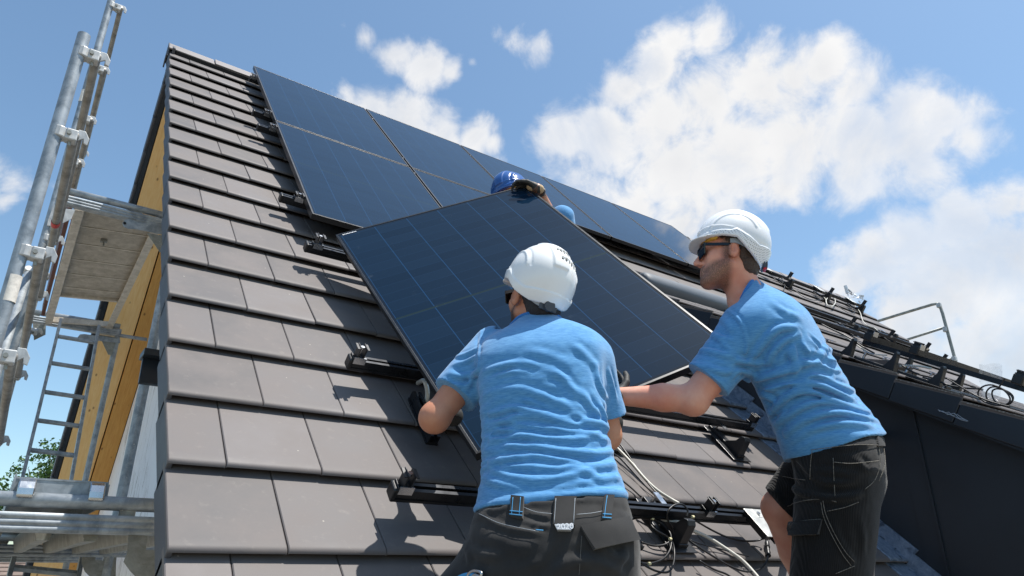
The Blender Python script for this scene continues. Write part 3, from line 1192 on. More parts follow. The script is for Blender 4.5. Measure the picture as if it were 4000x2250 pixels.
for px, py, lab in ((3343, 1372, 'black hook fin on the dormer nearest the bearded man'), (3506, 1444, 'black hook fin in the middle of the dormer edge'),
                    (3684, 1516, 'largest black hook fin on the dormer edge, beside the coiled cable')):
    p = at_x(px, py, XD + 0.13)
    s = (p - D3(p[0], 0)) @ VD
    hook(D3(XD + 0.13, s + 0.05, -0.012), UX, VD, ND, lab, HD, 1.0, 0.5, 0.8)
for px, py, u_, lab in ((3560, 1420, 4.55, 'black hook fin set back behind the dormer rail'), (3757, 1497, 4.4, 'black hook fin behind the rail near the plastic bag')):
    p = at_x(px, py, u_)
    s = (p - D3(p[0], 0)) @ VD
    hook(D3(u_, s + 0.03, -0.012), UX, VD, ND, lab, HD, 1.0, 0.5, 0.8)
# low grey vent tile on the dormer
vt_ = thing('vent_tile', 'grey slatted vent tile between two dormer hooks', 'roof vent', D3(4.0, 0.9))
p = at_x(3435, 1412, 3.95)
s = (p - D3(p[0], 0)) @ VD
m = MB()
m.prism([D3(3.86, s + 0.16, -0.01), D3(3.86, s - 0.12, 0.055), D3(3.86, s - 0.13, -0.01)], UX * 0.26)
m.build('hood', M['tile'], vt_, bevel=0.006, tint=True)
m = MB()
for i in range(4):
    m.box(D3(3.99, s - 0.134, 0.004 + i * 0.012), UX, VD, ND, 0.2, 0.006, 0.005)
m.build('slats', M['blackpl'], vt_)

# ------------------------------------------------------------------ cables
CG = 'loose cables on the lower roof'


def cable(px_pts, label, mat='cable', r=0.0042, n0=0.012, nam='cable', group=CG):
    pts = []
    for p in px_pts:
        n = p[2] if len(p) > 2 else n0
        uv = roof_uv(p[0], p[1], n)
        pts.append(R3(uv[0], uv[1], n))
    m = MB()
    m.tube(spline(pts, 8), r, 8)
    o = m.build(nam, M[mat], None, smooth=True)
    return tag(o, label, 'cable', group)


Z4 = lambda x, y, n=0.012: (2400 + x / 1.811, 1450 + y / 1.811, n)
cable([Z4(-200, 330), Z4(-40, 490), Z4(40, 565), Z4(130, 660), Z4(215, 760), Z4(300, 840), Z4(400, 905), Z4(455, 935, .02)], 'pale grey conduit curving down from the front worker\'s back to the lowest rail', 'gcable', 0.0072)
cable([Z4(180, 960, .02), Z4(290, 1010, .03), Z4(350, 1050, .04), Z4(420, 1062, .05), Z4(470, 1060, .05)], 'pale grey conduit stub knotted above the cable bundle', 'gcable', 0.0072)
cable([Z4(420, 1080, .02), Z4(560, 1130), Z4(660, 1175), Z4(780, 1250), Z4(900, 1335), Z4(1000, 1440), Z4(1060, 1520)], 'pale grey conduit running to the bottom edge in front of the optimiser', 'gcable', 0.0078)
cable([Z4(-150, 260), Z4(20, 490), Z4(90, 585), Z4(170, 700), Z4(270, 830), Z4(350, 905, .02)], 'thin black cable following the pale conduit on its right')
cable([Z4(-60, 690), Z4(45, 765), Z4(120, 825), Z4(190, 890)], 'short black cable beside the shirt hem above the lowest rail')
cable([Z4(-60, 560), Z4(35, 610), Z4(140, 720), Z4(240, 830), Z4(330, 905)], 'thin black cable left of the pale conduit', 'cable', 0.0034)
cable([Z4(510, 1030, .10), Z4(518, 985, .115), Z4(480, 942, .125), Z4(420, 950, .12), Z4(375, 1000, .10), Z4(380, 1060, .07), Z4(410, 1110, .05), Z4(425, 1160, .03)], 'black cable looping in an arch over the fin of the roof hook')
cable([Z4(60, 1080, .02), Z4(150, 1040, .03), Z4(250, 1045, .04), Z4(330, 1075, .04), Z4(390, 1140, .04), Z4(398, 1190, .04), Z4(360, 1225, .03), Z4(280, 1235, .02), Z4(190, 1210, .015)], 'black cable forming a wide loop over the hook base')
cable([Z4(265, 1040, .05), Z4(262, 1090, .05), Z4(300, 1130, .05), Z4(370, 1170, .04), Z4(412, 1215, .03), Z4(425, 1290, .02), Z4(415, 1370, .02), Z4(380, 1420, .02), Z4(300, 1415, .02), Z4(210, 1370, .02), Z4(140, 1310, .03), Z4(105, 1270, .05)], 'black cable hanging in a long loop to the plug below the pocket')
cable([Z4(405, 1205, .03), Z4(390, 1270, .02), Z4(340, 1330, .015), Z4(240, 1362, .015), Z4(150, 1345, .015)], 'black cable crossing low behind the long loop')
cable([Z4(1060, 1135, .06), Z4(1052, 1180, .03), Z4(1000, 1200), Z4(900, 1200), Z4(800, 1175), Z4(700, 1130), Z4(620, 1085), Z4(550, 1045, .03), Z4(515, 1030, .06)], 'grey black cable from the hook fin to the optimiser')
cable([Z4(1088, 1300, .015), Z4(1075, 1350), Z4(1030, 1400), Z4(940, 1418), Z4(830, 1385), Z4(700, 1310), Z4(590, 1240), Z4(520, 1190), Z4(440, 1120, .03)], 'black cable sagging from the optimiser plug across the lower tiles')
cable([Z4(535, 1195), Z4(620, 1225), Z4(740, 1255), Z4(850, 1285), Z4(950, 1310)], 'thin black cable lying straight between conduit and optimiser', 'cable', 0.003)
cable([Z4(600, 1340), Z4(700, 1400), Z4(800, 1440), Z4(870, 1500)], 'black cable end leaving the picture below the hook', 'cable', 0.004)
cable([Z4(-200, 1180), Z4(-80, 1290), Z4(60, 1330)], 'black cable hidden mostly by the charcoal trousers', 'cable', 0.004)


def plug(p0, p1, label):
    a, b = [R3(*roof_uv(p[0], p[1], p[2]), p[2]) for p in (p0, p1)]
    t = thing('cable_plug', label, 'cable plug', a, group='black cable plugs')
    m = MB()
    d = b - a
    m.tube([a, a + d * 0.25, a + d * 0.27, a + d * 0.5, a + d * 0.52, a + d * 0.78, a + d * 0.8, b], [0.006, 0.008, 0.0105, 0.0105, 0.0085, 0.0085, 0.011, 0.009], 10)
    m.build('body', M['blackpl'], t, auto=40)
    g = MB()
    g.tube([a + d * 0.5, a + d * 0.53], 0.0115, 10)
    g.tube([a + d * 0.96, b], 0.0112, 10)
    g.build('seal_ring', M['blacksteel'], t)
    return t


plug(Z4(1075, 1180, .02), Z4(1090, 1305, .014), 'black plug hanging upright below the optimiser')
plug(Z4(115, 1180, .03), Z4(200, 1255, .02), 'black plug pair lying beside the charcoal pocket')
plug(Z4(95, 1250, .05), Z4(150, 1310, .03), 'black plug at the end of the long cable loop')
for x, y, n in ((395, 1187, .045), (247, 1362, .02), (268, 1043, .055), (555, 1030, .11)):
    a = R3(*roof_uv(*Z4(x, y, n)[:2], n), n)
    m = MB()
    m.tube([a - UX * 0.006, a + UX * 0.006], 0.0058, 8)
    tag(m.build('cable_tie', M['tie']), {395: 'pale tie on the wide cable loop', 247: 'pale tie on the long cable loop near the bottom', 268: 'pale tie at the top left of the cable bundle', 555: 'pale cable end on top of the hook fin'}[x], 'cable tie', 'pale cable ties')

CF = 'cables on the far right roof'


def fcable(pts, label, r=0.006, n=0.02, mat='cable'):
    cable([(2900 + x / 3.623, 980 + y / 3.623, n) for x, y in pts], label, mat, r, n, 'cable', CF)


fcable([(330, 290), (410, 345), (530, 375), (560, 400), (600, 480), (580, 560)], 'thin cable dropping from the far rail behind the blue shoulder')
fcable([(640, 480), (760, 570), (870, 650), (1000, 695), (1110, 690), (1150, 640), (1130, 590), (1090, 570)], 'cable sagging between two far hooks', 0.006, 0.03)
ring = []
for i in range(19):
    t_ = 2 * math.pi * i / 18
    ring.append((1250 + 66 * math.cos(t_), 715 + 68 * math.sin(t_)))
fcable(ring, 'grey cable ring hanging below the far rail', 0.006, 0.05, 'gcable')
fcable([(1230, 590), (1290, 640), (1315, 720), (1270, 790), (1200, 760), (1180, 690), (1130, 620)], 'grey cable passing through the cable ring', 0.006, 0.03, 'gcable')
fcable([(1330, 770), (1420, 830), (1500, 875), (1570, 880), (1590, 840), (1560, 780)], 'cable under the last far optimiser', 0.005)
fcable([(1560, 740), (1660, 860), (1700, 980), (1760, 1050), (1850, 1080), (1920, 1130)], 'cable running down from the last far optimiser to the next rail', 0.006, 0.03, 'gcable')


def dcable(pts, label, X=None, r=0.005, mat='cable'):
    m = MB()
    out = []
    for p in pts:
        x_, y_ = 3200 + p[0] / 2.415, 1150 + p[1] / 2.415
        out.append(at_x(x_, y_, p[2] if len(p) > 2 else X))
    m.tube(spline(out, 8), r, 8)
    tag(m.build('cable', M[mat], None, smooth=True), label, 'cable', 'cables on the dormer')


dcable([(20, 280), (120, 330), (230, 380), (330, 440), (420, 500), (520, 555)], 'cable drooping from the man\'s back along the dormer edge', 3.66)
dcable([(60, 300), (180, 360), (290, 430), (400, 510), (500, 560), (640, 575)], 'pale cable beside the drooping dormer cable', 3.68, 0.004, 'gcable')
dcable([(780, 670), (860, 720), (960, 760), (1080, 790), (1200, 850), (1350, 880), (1500, 890)], 'cable lying low along the dormer edge', 3.62)
dcable([(760, 680), (850, 672), (960, 680), (1060, 700)], 'white cable between two hook fins', 3.68, 0.006, 'gcable')
dcable([(1200, 790), (1330, 870), (1450, 940), (1560, 990), (1680, 1030), (1800, 1060)], 'cable passing under the coil', 3.60, 0.004)
for j, (cx, cy, rx, ry, dx, lab) in enumerate(((1650, 950, 150, 92, 0.0, 'large cable coil on the dormer under the plastic bag'), (1690, 960, 125, 85, 0.02, 'middle cable coil lying on the large coil'),
                                             (1720, 965, 100, 72, 0.04, 'smallest innermost cable coil'))):
    pts = []
    for i in range(25):
        t_ = 2 * math.pi * i / 24
        pts.append((cx + rx * math.cos(t_) + 12 * math.sin(2 * t_ + j), cy + ry * math.sin(t_) + 0.32 * rx * math.cos(t_) * 0.6, 3.64 + dx))
    dcable(pts, lab, r=0.0042, mat='cable')
dcable([(1690, 885, 3.6), (1720, 840, 3.6), (1755, 790, 3.6)], 'black cable end sticking up out of the coil', r=0.004)

# ------------------------------------------------------------------ plastic
Zb = lambda x, y, X: at_x(3200 + x / 2.415, 1150 + y / 2.415, X)
bag = MB()
rnd = random.Random(3)
XB = 4.2
gx, gy = 12, 16
grid = []
for j in range(gy + 1):
    row = []
    for i in range(gx + 1):
        f, g = i / gx, j / gy
        x_ = 1508 + (1725 - 1508) * f + (18 * (g - 0.2) * (0.5 - f) * 4 if g > 0.5 else 0)
        y_ = 655 + (985 - 655) * g + 8 * math.sin(f * 7)
        row.append(Zb(x_, y_, XB + 0.05 * math.sin(f * 3.1) * math.sin(g * 3) + rnd.uniform(-0.012, 0.012)))
    grid.append(row)
vs = [p for r in grid for p in r]
vs += [p + UX * (0.10 * math.sin(3.14 * (i % (gx + 1)) / gx) + 0.004) for i, p in enumerate(vs)]
n1 = (gx + 1) * (gy + 1)
fs = []
for j in range(gy):
    for i in range(gx):
        a = j * (gx + 1) + i
        fs.append((a, a + 1, a + gx + 2, a + gx + 1))
        b = a + n1
        fs.append((b, b + gx + 1, b + gx + 2, b + 1))
bag.add(vs, fs)
tag(bag.build('plastic_bag', M['film'], None, smooth=True), 'clear plastic bag standing upright on the dormer roof behind the rail', 'plastic bag')
cp = MB()
a = roof_uv(3338, 1160, 0.12)
c0 = R3(a[0], a[1], 0.12)
for i in range(26):
    d = np.array([rnd.uniform(-0.28, 0.28), rnd.uniform(-0.08, 0.08), rnd.uniform(-0.05, 0.05)])
    e1 = np.array([rnd.uniform(-0.08, 0.08), rnd.uniform(-0.05, 0.05), rnd.uniform(0.01, 0.06)])
    e2 = np.array([rnd.uniform(-0.07, 0.07), rnd.uniform(-0.05, 0.05), rnd.uniform(-0.05, 0.03)])
    cp.add([c0 + d, c0 + d + e1, c0 + d + e1 * 0.6 + e2, c0 + d + e2, c0 + d + (e1 + e2) * 0.5 + NN * 0.02], [(0, 1, 4), (1, 2, 4), (2, 3, 4), (3, 0, 4)])
cp.tube([c0 + [-0.2, 0, 0.02], c0 + [-0.24, 0, 0.16]], [0.035, 0.028], 8)
tag(cp.build('plastic_wrap', M['crumple']), 'crumpled white plastic wrap lying on the far rail near the roof end', 'plastic wrap')
# ------------------------------------------------------------------ scaffold at the gable
XO = -0.512
YA, YB, YC, YD = 0.87, 3.00, 5.40, 7.8
XI = at_y(640, 1130, YB)[0]
TR_ = 0.02415


def band(p, d, r, mat, name, parent, ln=0.08):
    m = MB()
    m.tube([p - d * ln / 2, p + d * ln / 2], r + 0.0012, 14, cap=False)
    return m.build(name, M[mat], parent, smooth=True)


ZU = np.array([0, 0, 1.0])
SG = 'outer scaffold standards at the gable'
lean = np.array([0.0, 0.0, 0.0])
stds = []
for Y, ztop, lab in ((YA, 2.02, 'thick nearest scaffold standard with chipped white band, ending below the sky corner'),
                     (YB, 4.8, 'tall scaffold standard rising out of the top of the photo'),
                     (YC, 2.8, 'scaffold standard at the far end of the upper deck')):
    p = np.array([XO, Y, -5.6])
    t = thing('scaffold_standard', lab, 'scaffold pole', p, group=SG)
    m = MB()
    q = np.array([XO - 0.012, Y, ztop])
    m.tube([p, q], TR_, 18)
    if Y == YA:
        m.tube([q - ZU * 0.002, q - ZU * 0.05], TR_ * 0.8, 12)
    m.build('tube', M['galv'], t, auto=40)
    f = MB()
    f.box(p + ZU * 0.01, UX, (0, 1, 0), ZU, 0.15, 0.15, 0.012)
    f.build('base_plate', M['galv_old'], t)
    stds.append(t)
pw = at_y(35, 1128, YA)
band(np.array([XO - 0.008, YA, pw[2]]), ZU, TR_, 'whiteband', 'white_band', stds[0], 0.10)
band(np.array([XO - 0.011, YB, at_y(333, 381, YB)[2]]), ZU, TR_, 'whiteband', 'white_band', stds[1], 0.10)

IG = 'inner scaffold posts by the white gable'
for Y, x, ztop, lab in ((YB, XI, at_y(650, 860, YB)[2], 'green grey inner scaffold post in front of the white gable wall'), (YC, at_y(395, 1600, YC)[0], at_y(455, 1285, YC)[2], 'inner scaffold post in front of the timber soffit, right of the ladder'), (YA, 0.60 - 0.34, 0.10, 'inner scaffold post under the lower transom, hidden by roof tiles')):
    p = np.array([x, Y, -5.6])
    t = thing('scaffold_post', lab, 'scaffold pole', p, group=IG)
    m = MB()
    m.tube([p, np.array([x, Y, ztop])], 0.031 if Y == YB else TR_, 18)
    m.build('tube', M['galv'], t, auto=40)


def coupler(p, along, out, parent, s=0.78):
    """pressed wedge coupler: body hugging the standard, wedge and hook"""
    p = np.asarray(p, float)
    a, o_ = nrm(along), nrm(out)
    z = nrm(np.cross(a, o_))
    if z[2] < 0: z = -z
    m = MB()
    m.tube([p - z * 0.030 * s, p + z * 0.030 * s], TR_ + 0.0045, 14)
    m.box(p + o_ * 0.052 * s, a, o_, z, 0.060 * s, 0.054 * s, 0.062 * s)
    c = m.build('coupler', M['clamp'], parent, bevel=0.005)
    w = MB()
    q = p + o_ * 0.075 * s
    w.prism([q + z * 0.050 * s - a * 0.004, q + z * 0.050 * s + o_ * 0.032 * s - a * 0.004, q + o_ * 0.055 * s + z * 0.012 * s - a * 0.004, q + o_ * 0.052 * s - z * 0.026 * s - a * 0.004,
             q + o_ * 0.034 * s - z * 0.020 * s - a * 0.004, q + o_ * 0.030 * s + z * 0.004 * s - a * 0.004, q - z * 0.02 * s - a * 0.004], a * 0.008)
    w.build('wedge', M['clamp'], c, bevel=0.002)
    b = MB()
    b.tube([p + o_ * 0.05 * s - z * 0.03 * s, p + o_ * 0.052 * s - z * 0.055 * s], 0.006, 8)
    b.tube([p + o_ * 0.04 * s - a * 0.034, p + o_ * 0.04 * s + a * 0.034], 0.008, 8)
    b.build('rivet', M['galv_old'], c)
    return c


GG = 'guardrail tubes running along the outer scaffold'
gl = [(YA, YB, z_) for z_ in (1.929, 1.539, 1.025, 0.634)]
names = ['highest guardrail tube between the nearest and tall standards', 'second guardrail tube from the top, with red paint band', 'third guardrail tube from the top beside the thick standard', 'lowest guardrail tube beside the thick standard']
offx = XO + 0.050
for (y0, y1, z_), lab in zip(gl, names):
    a, b = np.array([offx, y0 - 0.02, z_]), np.array([offx, y1 + 0.05, z_ + 0.01])
    t = thing('guardrail_tube', lab, 'guardrail', a, group=GG)
    m = MB()
    m.tube([a, b], 0.0172, 14)
    m.build('tube', M['galv_brown'], t, smooth=True)
    coupler(np.array([XO, y0, z_]), (0, 1, 0), (1, 0, 0), t)
    coupler(np.array([XO, y1, z_ + 0.01]), (0, 1, 0), (1, 0, 0), t)
    if z_ == 1.539:
        band(a + (b - a) * 0.42, nrm(b - a), 0.0185, 'redband', 'red_band', t, 0.05)
zs2 = [at_y(480, 40, YB)[2], at_y(392, 272, YB)[2], at_y(334, 466, YB)[2], at_y(310, 640, YB)[2]]
names = ['far guardrail tube leaving through the top of the photo', 'far guardrail tube between tall and far standards, second from top', 'far guardrail tube above the deck', 'lowest far guardrail tube just above the upper deck']
for z_, lab in zip(zs2, names):
    a, b = np.array([offx + 0.01, YB - 0.02, z_]), np.array([offx + 0.01, YC + 0.05, z_])
    t = thing('guardrail_tube', lab, 'guardrail', a, group=GG)
    m = MB()
    m.tube([a, b], 0.0172, 14)
    m.build('tube', M['galv_brown'], t, smooth=True)
    coupler(np.array([XO, YB, z_]), (0, 1, 0), (1, 0, 0), t)
    coupler(np.array([XO, YC, z_]), (0, 1, 0), (1, 0, 0), t)

# diagonal braces lower down
DGp = 'diagonal scaffold braces'
for a, b, lab in ((np.array([XO - 0.04, YB, 1.70]), np.array([XO - 0.03, YA + 0.6, -0.6]), 'diagonal brace falling towards the left edge below the upper deck'),
                  (np.array([XO + 0.01, YC - 0.1, 1.95]), np.array([XO - 0.02, YB + 0.2, -0.1]), 'blue grey diagonal brace behind the ladder')):
    t = thing('diagonal_brace', lab, 'scaffold brace', a, group=DGp)
    m = MB()
    m.tube([a, b], 0.021, 14)
    m.build('tube', M['galv'], t, smooth=True)
    coupler(a, nrm(b - a), (1, 0, 0), t, 0.8)

TG = 'scaffold transoms carrying the decks'


def transom(Y, zt, x0, x1, label, gussets=True):
    t = thing('scaffold_transom', label, 'scaffold transom', (x0, Y, zt), group=TG)
    m = MB()
    m.tube([(x0, Y, zt), (x1, Y, zt)], TR_, 18)
    m.build('tube', M['galv'], t, smooth=True)
    u = MB()
    zc = zt - 0.072
    prof = []
    for i in range(13):
        f = i / 12
        prof.append((Y - 0.026 - 0.005 * abs(math.sin(f * 3 * math.pi)), zc - 0.031 + 0.062 * f))
    prof += [(Y + 0.026, zc + 0.031), (Y + 0.026, zc - 0.031)]
    u.prism([np.array([x0, y_, z_]) for y_, z_ in prof], UX * (x1 - x0))
    u.build('ribbed_beam', M['galv'], t, auto=50)
    for xx in np.linspace(x0 + 0.03, x1 - 0.05, 3):
        s = MB()
        s.box((xx, Y, zt - 0.033), UX, (0, 1, 0), ZU, 0.05, 0.02, 0.03)
        s.build('spacer', M['galv_old'], t)
    return t


tA = transom(YA, 0.170, -0.62, 0.62, 'lower scaffold transom crossing the bottom left corner of the photo')
tB = transom(YB, at_y(430, 788, YB)[2], XO, 0.46, 'upper scaffold transom in front of the deck, running behind the verge tiles')
tC = transom(YC, at_y(285, 1244, YC)[2], XO, 0.20, 'far scaffold transom above the ladder')
tD = transom(YB, at_y(200, 2100, YB)[2], XO, 0.46, 'lower transom of the second bay, seen under the joists')
tE = transom(YC, 0.125, XO, 0.46, 'lower transom of the third bay, deep under the deck')


def plate(px, Y, parent, mat='galv_old', name='gusset', hole=None, th=0.006):
    m = MB()
    pts = [at_y(x, y, Y) for x, y in px]
    if hole is None:
        m.prism(pts, np.array([0, th, 0]))
    else:
        h = [at_y(x, y, Y) for x, y in hole]
        # ring of quads between outline (4 corners used) and hole, then the rest
        n = 4
        for i in range(n):
            j = (i + 1) % n
            m.prism([pts[i], pts[j], h[j], h[i]], np.array([0, th, 0]))
        if len(pts) > 4:
            m.prism([pts[2], pts[3]] + pts[4:], np.array([0, th, 0]))
    return m.build(name, M[mat], parent)


z1b = lambda x, y: (x / 1.811, 650 + y / 1.811)
plate([z1b(372, 292), z1b(532, 305), z1b(505, 372), z1b(402, 420), z1b(332, 418), z1b(340, 380)], YB - 0.03, tB, 'clamp')
plate([z1b(1040, 470), z1b(1180, 492), z1b(1180, 612), z1b(1130, 604)], YB - 0.03, tB)
plate([z1b(866, 398), z1b(888, 374), z1b(925, 372), z1b(965, 388), z1b(1185, 420), z1b(1185, 490), z1b(960, 442), z1b(905, 440), z1b(874, 425)], YB - 0.035, tB, 'galv', 'end_bracket')
hm = MB()
pq = at_y(*z1b(882, 401), YB - 0.037)
hm.tube([pq, pq + np.array([0, -0.002, 0])], 0.010, 14)
hm.build('bracket_hole', M['under'], tB)
plate([z1b(232, 1110), z1b(325, 1120), z1b(322, 1190), z1b(240, 1230)], YC - 0.03, tC)
plate([z1b(700, 1190), z1b(830, 1210), z1b(790, 1335), z1b(765, 1330)], YC - 0.03, tC)
plate([z1b(548, 1210), z1b(566, 1188), z1b(600, 1186), z1b(850, 1222), z1b(850, 1250), z1b(600, 1222), z1b(570, 1232)], YC - 0.035, tC, 'galv', 'end_bracket')
m = MB()
m.tube([at_y(*z1b(840, 1195), YC - 0.02), at_y(*z1b(1040, 1225), YC - 0.02)], 0.017, 10)
m.build('wall_strut', M['galv'], tC, smooth=True)
z2b = lambda x, y: (x / 2.9, 1750 + y / 2.9)
plate([z2b(1455, 985), z2b(1870, 1000), z2b(1870, 1200), z2b(1440, 1190), z2b(1400, 1290), z2b(1480, 1400), z2b(1600, 1520), z2b(1870, 1520)], YA - 0.02, tA, hole=[z2b(1672, 995), z2b(1838, 1000), z2b(1818, 1160), z2b(1652, 1155)])
plate([z2b(945, 1150), z2b(1330, 1110), z2b(1315, 1300), z2b(925, 1300), z2b(960, 1400), z2b(1060, 1500), z2b(1310, 1500)], YB - 0.02, tD, hole=[z2b(1095, 1156), z2b(1210, 1160), z2b(1185, 1275), z2b(1080, 1270)])

# upper deck: ribbed aluminium sheet between side rails, with an open hatch at its far end
dk = thing('scaffold_deck', 'upper scaffold deck seen from below with ribbed underside and open hatch', 'scaffold deck', (-0.1, YB, 2.4))
NLp, NRp = at_y(*z1b(535, 305), YB + 0.05), at_y(*z1b(1150, 402), YB + 0.05)
FLp, FRp = at_y(*z1b(312, 1095), YC - 0.05), at_y(*z1b(800, 1160), YC - 0.05)
xdk = nrm(NRp - NLp)
ydk = nrm((FLp - NLp) + (FRp - NRp))
wdk = np.linalg.norm(NRp - NLp)
ldk = np.linalg.norm(FLp - NLp)
xdk = nrm(xdk - ydk * (xdk @ ydk))
zdk = np.cross(xdk, ydk)
DK = lambda x, y, z=0.0: NLp + xdk * x + ydk * y + zdk * z
m = MB()
yo = ldk * 0.70
m.prism([DK(0.03, 0.02, 0.046), DK(wdk - 0.03, 0.02, 0.046), DK(wdk - 0.03, yo, 0.046), DK(0.03, yo, 0.046)], zdk * 0.008)
nr = int(yo / 0.017)
for i in range(nr):
    y_ = 0.03 + i * 0.017
    big = (i % 17 == 16)
    m.bar(DK(0.03, y_, 0.040 - (0.006 if big else 0)), DK(wdk - 0.03, y_, 0.040 - (0.006 if big else 0)), 0.009 if not big else 0.016, 0.013, zdk)
m.build('ribbed_sheet', M['alu_deck'], dk)
m = MB()
for x_ in (0.012, wdk - 0.012):
    m.bar(DK(x_, 0.0, 0.035), DK(x_, ldk, 0.035), 0.030, 0.085, zdk)
    s_ = 1 if x_ < 0.1 else -1
    m.bar(DK(x_ + s_ * 0.024, 0.0, 0.0), DK(x_ + s_ * 0.024, ldk, 0.0), 0.030, 0.012, zdk)
m.bar(DK(0, yo + 0.01, 0.032), DK(wdk, yo + 0.01, 0.032), 0.03, 0.05, zdk)
m.bar(DK(0, ldk - 0.02, 0.032), DK(wdk, ldk - 0.02, 0.032), 0.03, 0.05, zdk)
m.build('deck_frame', M['alu_deck'], dk, bevel=0.002)
m = MB()
c = DK(wdk * 0.42, ldk * 0.20, 0.02)
m.box(c, xdk, ydk, zdk, 0.045, 0.03, 0.02)
m.tube([c + zdk * -0.01, c - zdk * 0.05 - ydk * 0.02], 0.006, 8)
m.build('latch', M['galv_old'], dk, bevel=0.002)
m = MB()
m.bar(DK(-0.030, 0.06, 0.09), DK(-0.030, ldk * 0.96, 0.09), 0.026, 0.11, zdk)
tb = thing('toe_board', 'rusty red toe board along the outer side of the upper deck', 'toe board', DK(-0.03, 0.06))
m.build('board', M['red'], tb)

# lower deck with claw hooks over the near transom
ld = thing('scaffold_deck', 'lower scaffold deck hooked over the bottom left transom with two steel claws', 'scaffold deck', (-0.15, YA, 0.2))
zt0 = 0.170
m = MB()
xl, xr = at_y(*z2b(150, 430), YA)[0], at_y(*z2b(1225, 500), YA)[0]
xl2 = -0.60
for xx0, xx1 in ((xl, xr),):
    m.box(((xx0 + xx1) / 2, YA + 0.035, zt0 + 0.034), UX, (0, 1, 0), ZU, xx1 - xx0, 0.006, 0.075)
    m.prism([(xx0, YA + 0.03, zt0 + 0.068), (xx1, YA + 0.03, zt0 + 0.068), (xx1, YB, zt0 + 0.050), (xx0, YB, zt0 + 0.050)], ZU * 0.006)
    m.box((xx0, (YA + YB) / 2 + 0.02, zt0 + 0.04), UX, (0, 1, 0), ZU, 0.006, YB - YA, 0.085)
    m.box((xx1, (YA + YB) / 2 + 0.02, zt0 + 0.03), UX, (0, 1, 0), ZU, 0.006, YB - YA, 0.070)
m.build('steel_plank', M['galv'], ld)
for (xa, xb) in ((205, 405), (1025, 1200)):
    a = at_y(*z2b(xa, 430), YA - 0.02)
    b = at_y(*z2b(xb, 440), YA - 0.02)
    m = MB()
    prof = [(YA + 0.034, zt0 + 0.070), (YA + 0.005, zt0 + 0.068), (YA - 0.020, zt0 + 0.056), (YA - 0.031, zt0 + 0.034), (YA - 0.033, zt0 + 0.010), (YA - 0.026, zt0 + 0.002), (YA - 0.022, zt0 + 0.012), (YA - 0.020, zt0 + 0.030), (YA, zt0 + 0.050), (YA + 0.034, zt0 + 0.055)]
    m.prism([np.array([a[0], y_, z_]) for y_, z_ in prof], UX * (b[0] - a[0]))
    m.build('claw', M['steel'], ld, bevel=0.004)
m = MB()
for x_ in (-0.56, -0.42, -0.28, -0.14, 0.0, 0.14):
    m.prism([(x_, YA + 0.05, zt0 - 0.055), (x_ + 0.075, YA + 0.05, zt0 - 0.055), (x_ + 0.055, YA + 0.05, zt0 - 0.125), (x_ + 0.02, YA + 0.05, zt0 - 0.125)], np.array([0, YB - YA - 0.1, 0]))
m.build('stringers', M['galv_old'], ld)
ld2 = thing('scaffold_deck', 'lower deck of the second bay, its underside just above eye level', 'scaffold deck', (-0.15, YB, 0.15))
m = MB()
for x_ in (-0.50, -0.36, -0.22, -0.08, 0.06):
    m.prism([(x_, YB + 0.05, zt0 - 0.03), (x_ + 0.075, YB + 0.05, zt0 - 0.03), (x_ + 0.055, YB + 0.05, zt0 - 0.10), (x_ + 0.02, YB + 0.05, zt0 - 0.10)], np.array([0, YC - YB - 0.1, 0]))
m.prism([(-0.52, YB, zt0 + 0.03), (0.14, YB, zt0 + 0.03), (0.14, YC, zt0 + 0.03), (-0.52, YC, zt0 + 0.03)], ZU * 0.02)
m.build('steel_plank', M['alu_deck'], ld2)

# ladders
LG = 'aluminium scaffold ladders'


def ladder(tl, tr, bl, br, rungs, label, loc):
    t = thing('ladder', label, 'ladder', bl, group=LG)
    tl, tr, bl, br = [np.asarray(p, float) for p in (tl, tr, bl, br)]
    nn = nrm(np.cross(tr - tl, bl - tl))
    for a, b in ((tl, bl), (tr, br)):
        m = MB()
        m.bar(a, b, 0.024, 0.055, nn)
        m.build('side_rail', M['galv'], t, bevel=0.003)
    for f in rungs:
        m = MB()
        a, b = tl + (bl - tl) * f, tr + (br - tr) * f
        m.bar(a, b, 0.028, 0.028, nn)
        m.build('rung', M['galv'], t, bevel=0.003)
    return t


tl, tr = at_y(237, 1250, YC - 0.12), at_y(386, 1276, YC - 0.12)
bl, br = at_y(76, 1915, YC - 0.98), at_y(267, 1935, YC - 0.98)
ladder(tl, tr, bl, br, [0.115, 0.295, 0.475, 0.64, 0.80, 0.955], 'aluminium ladder hanging from the upper deck hatch in front of blue sky', bl)
tl, tr = at_y(64, 2143, YB + 0.15), at_y(322, 2165, YB + 0.15)
bl, br = at_y(-35, 2520, YB - 0.35), at_y(245, 2560, YB - 0.35)
ladder(tl, tr, bl, br, [0.22, 0.45, 0.7, 0.95], 'lower ladder just visible below the bottom left deck', bl)

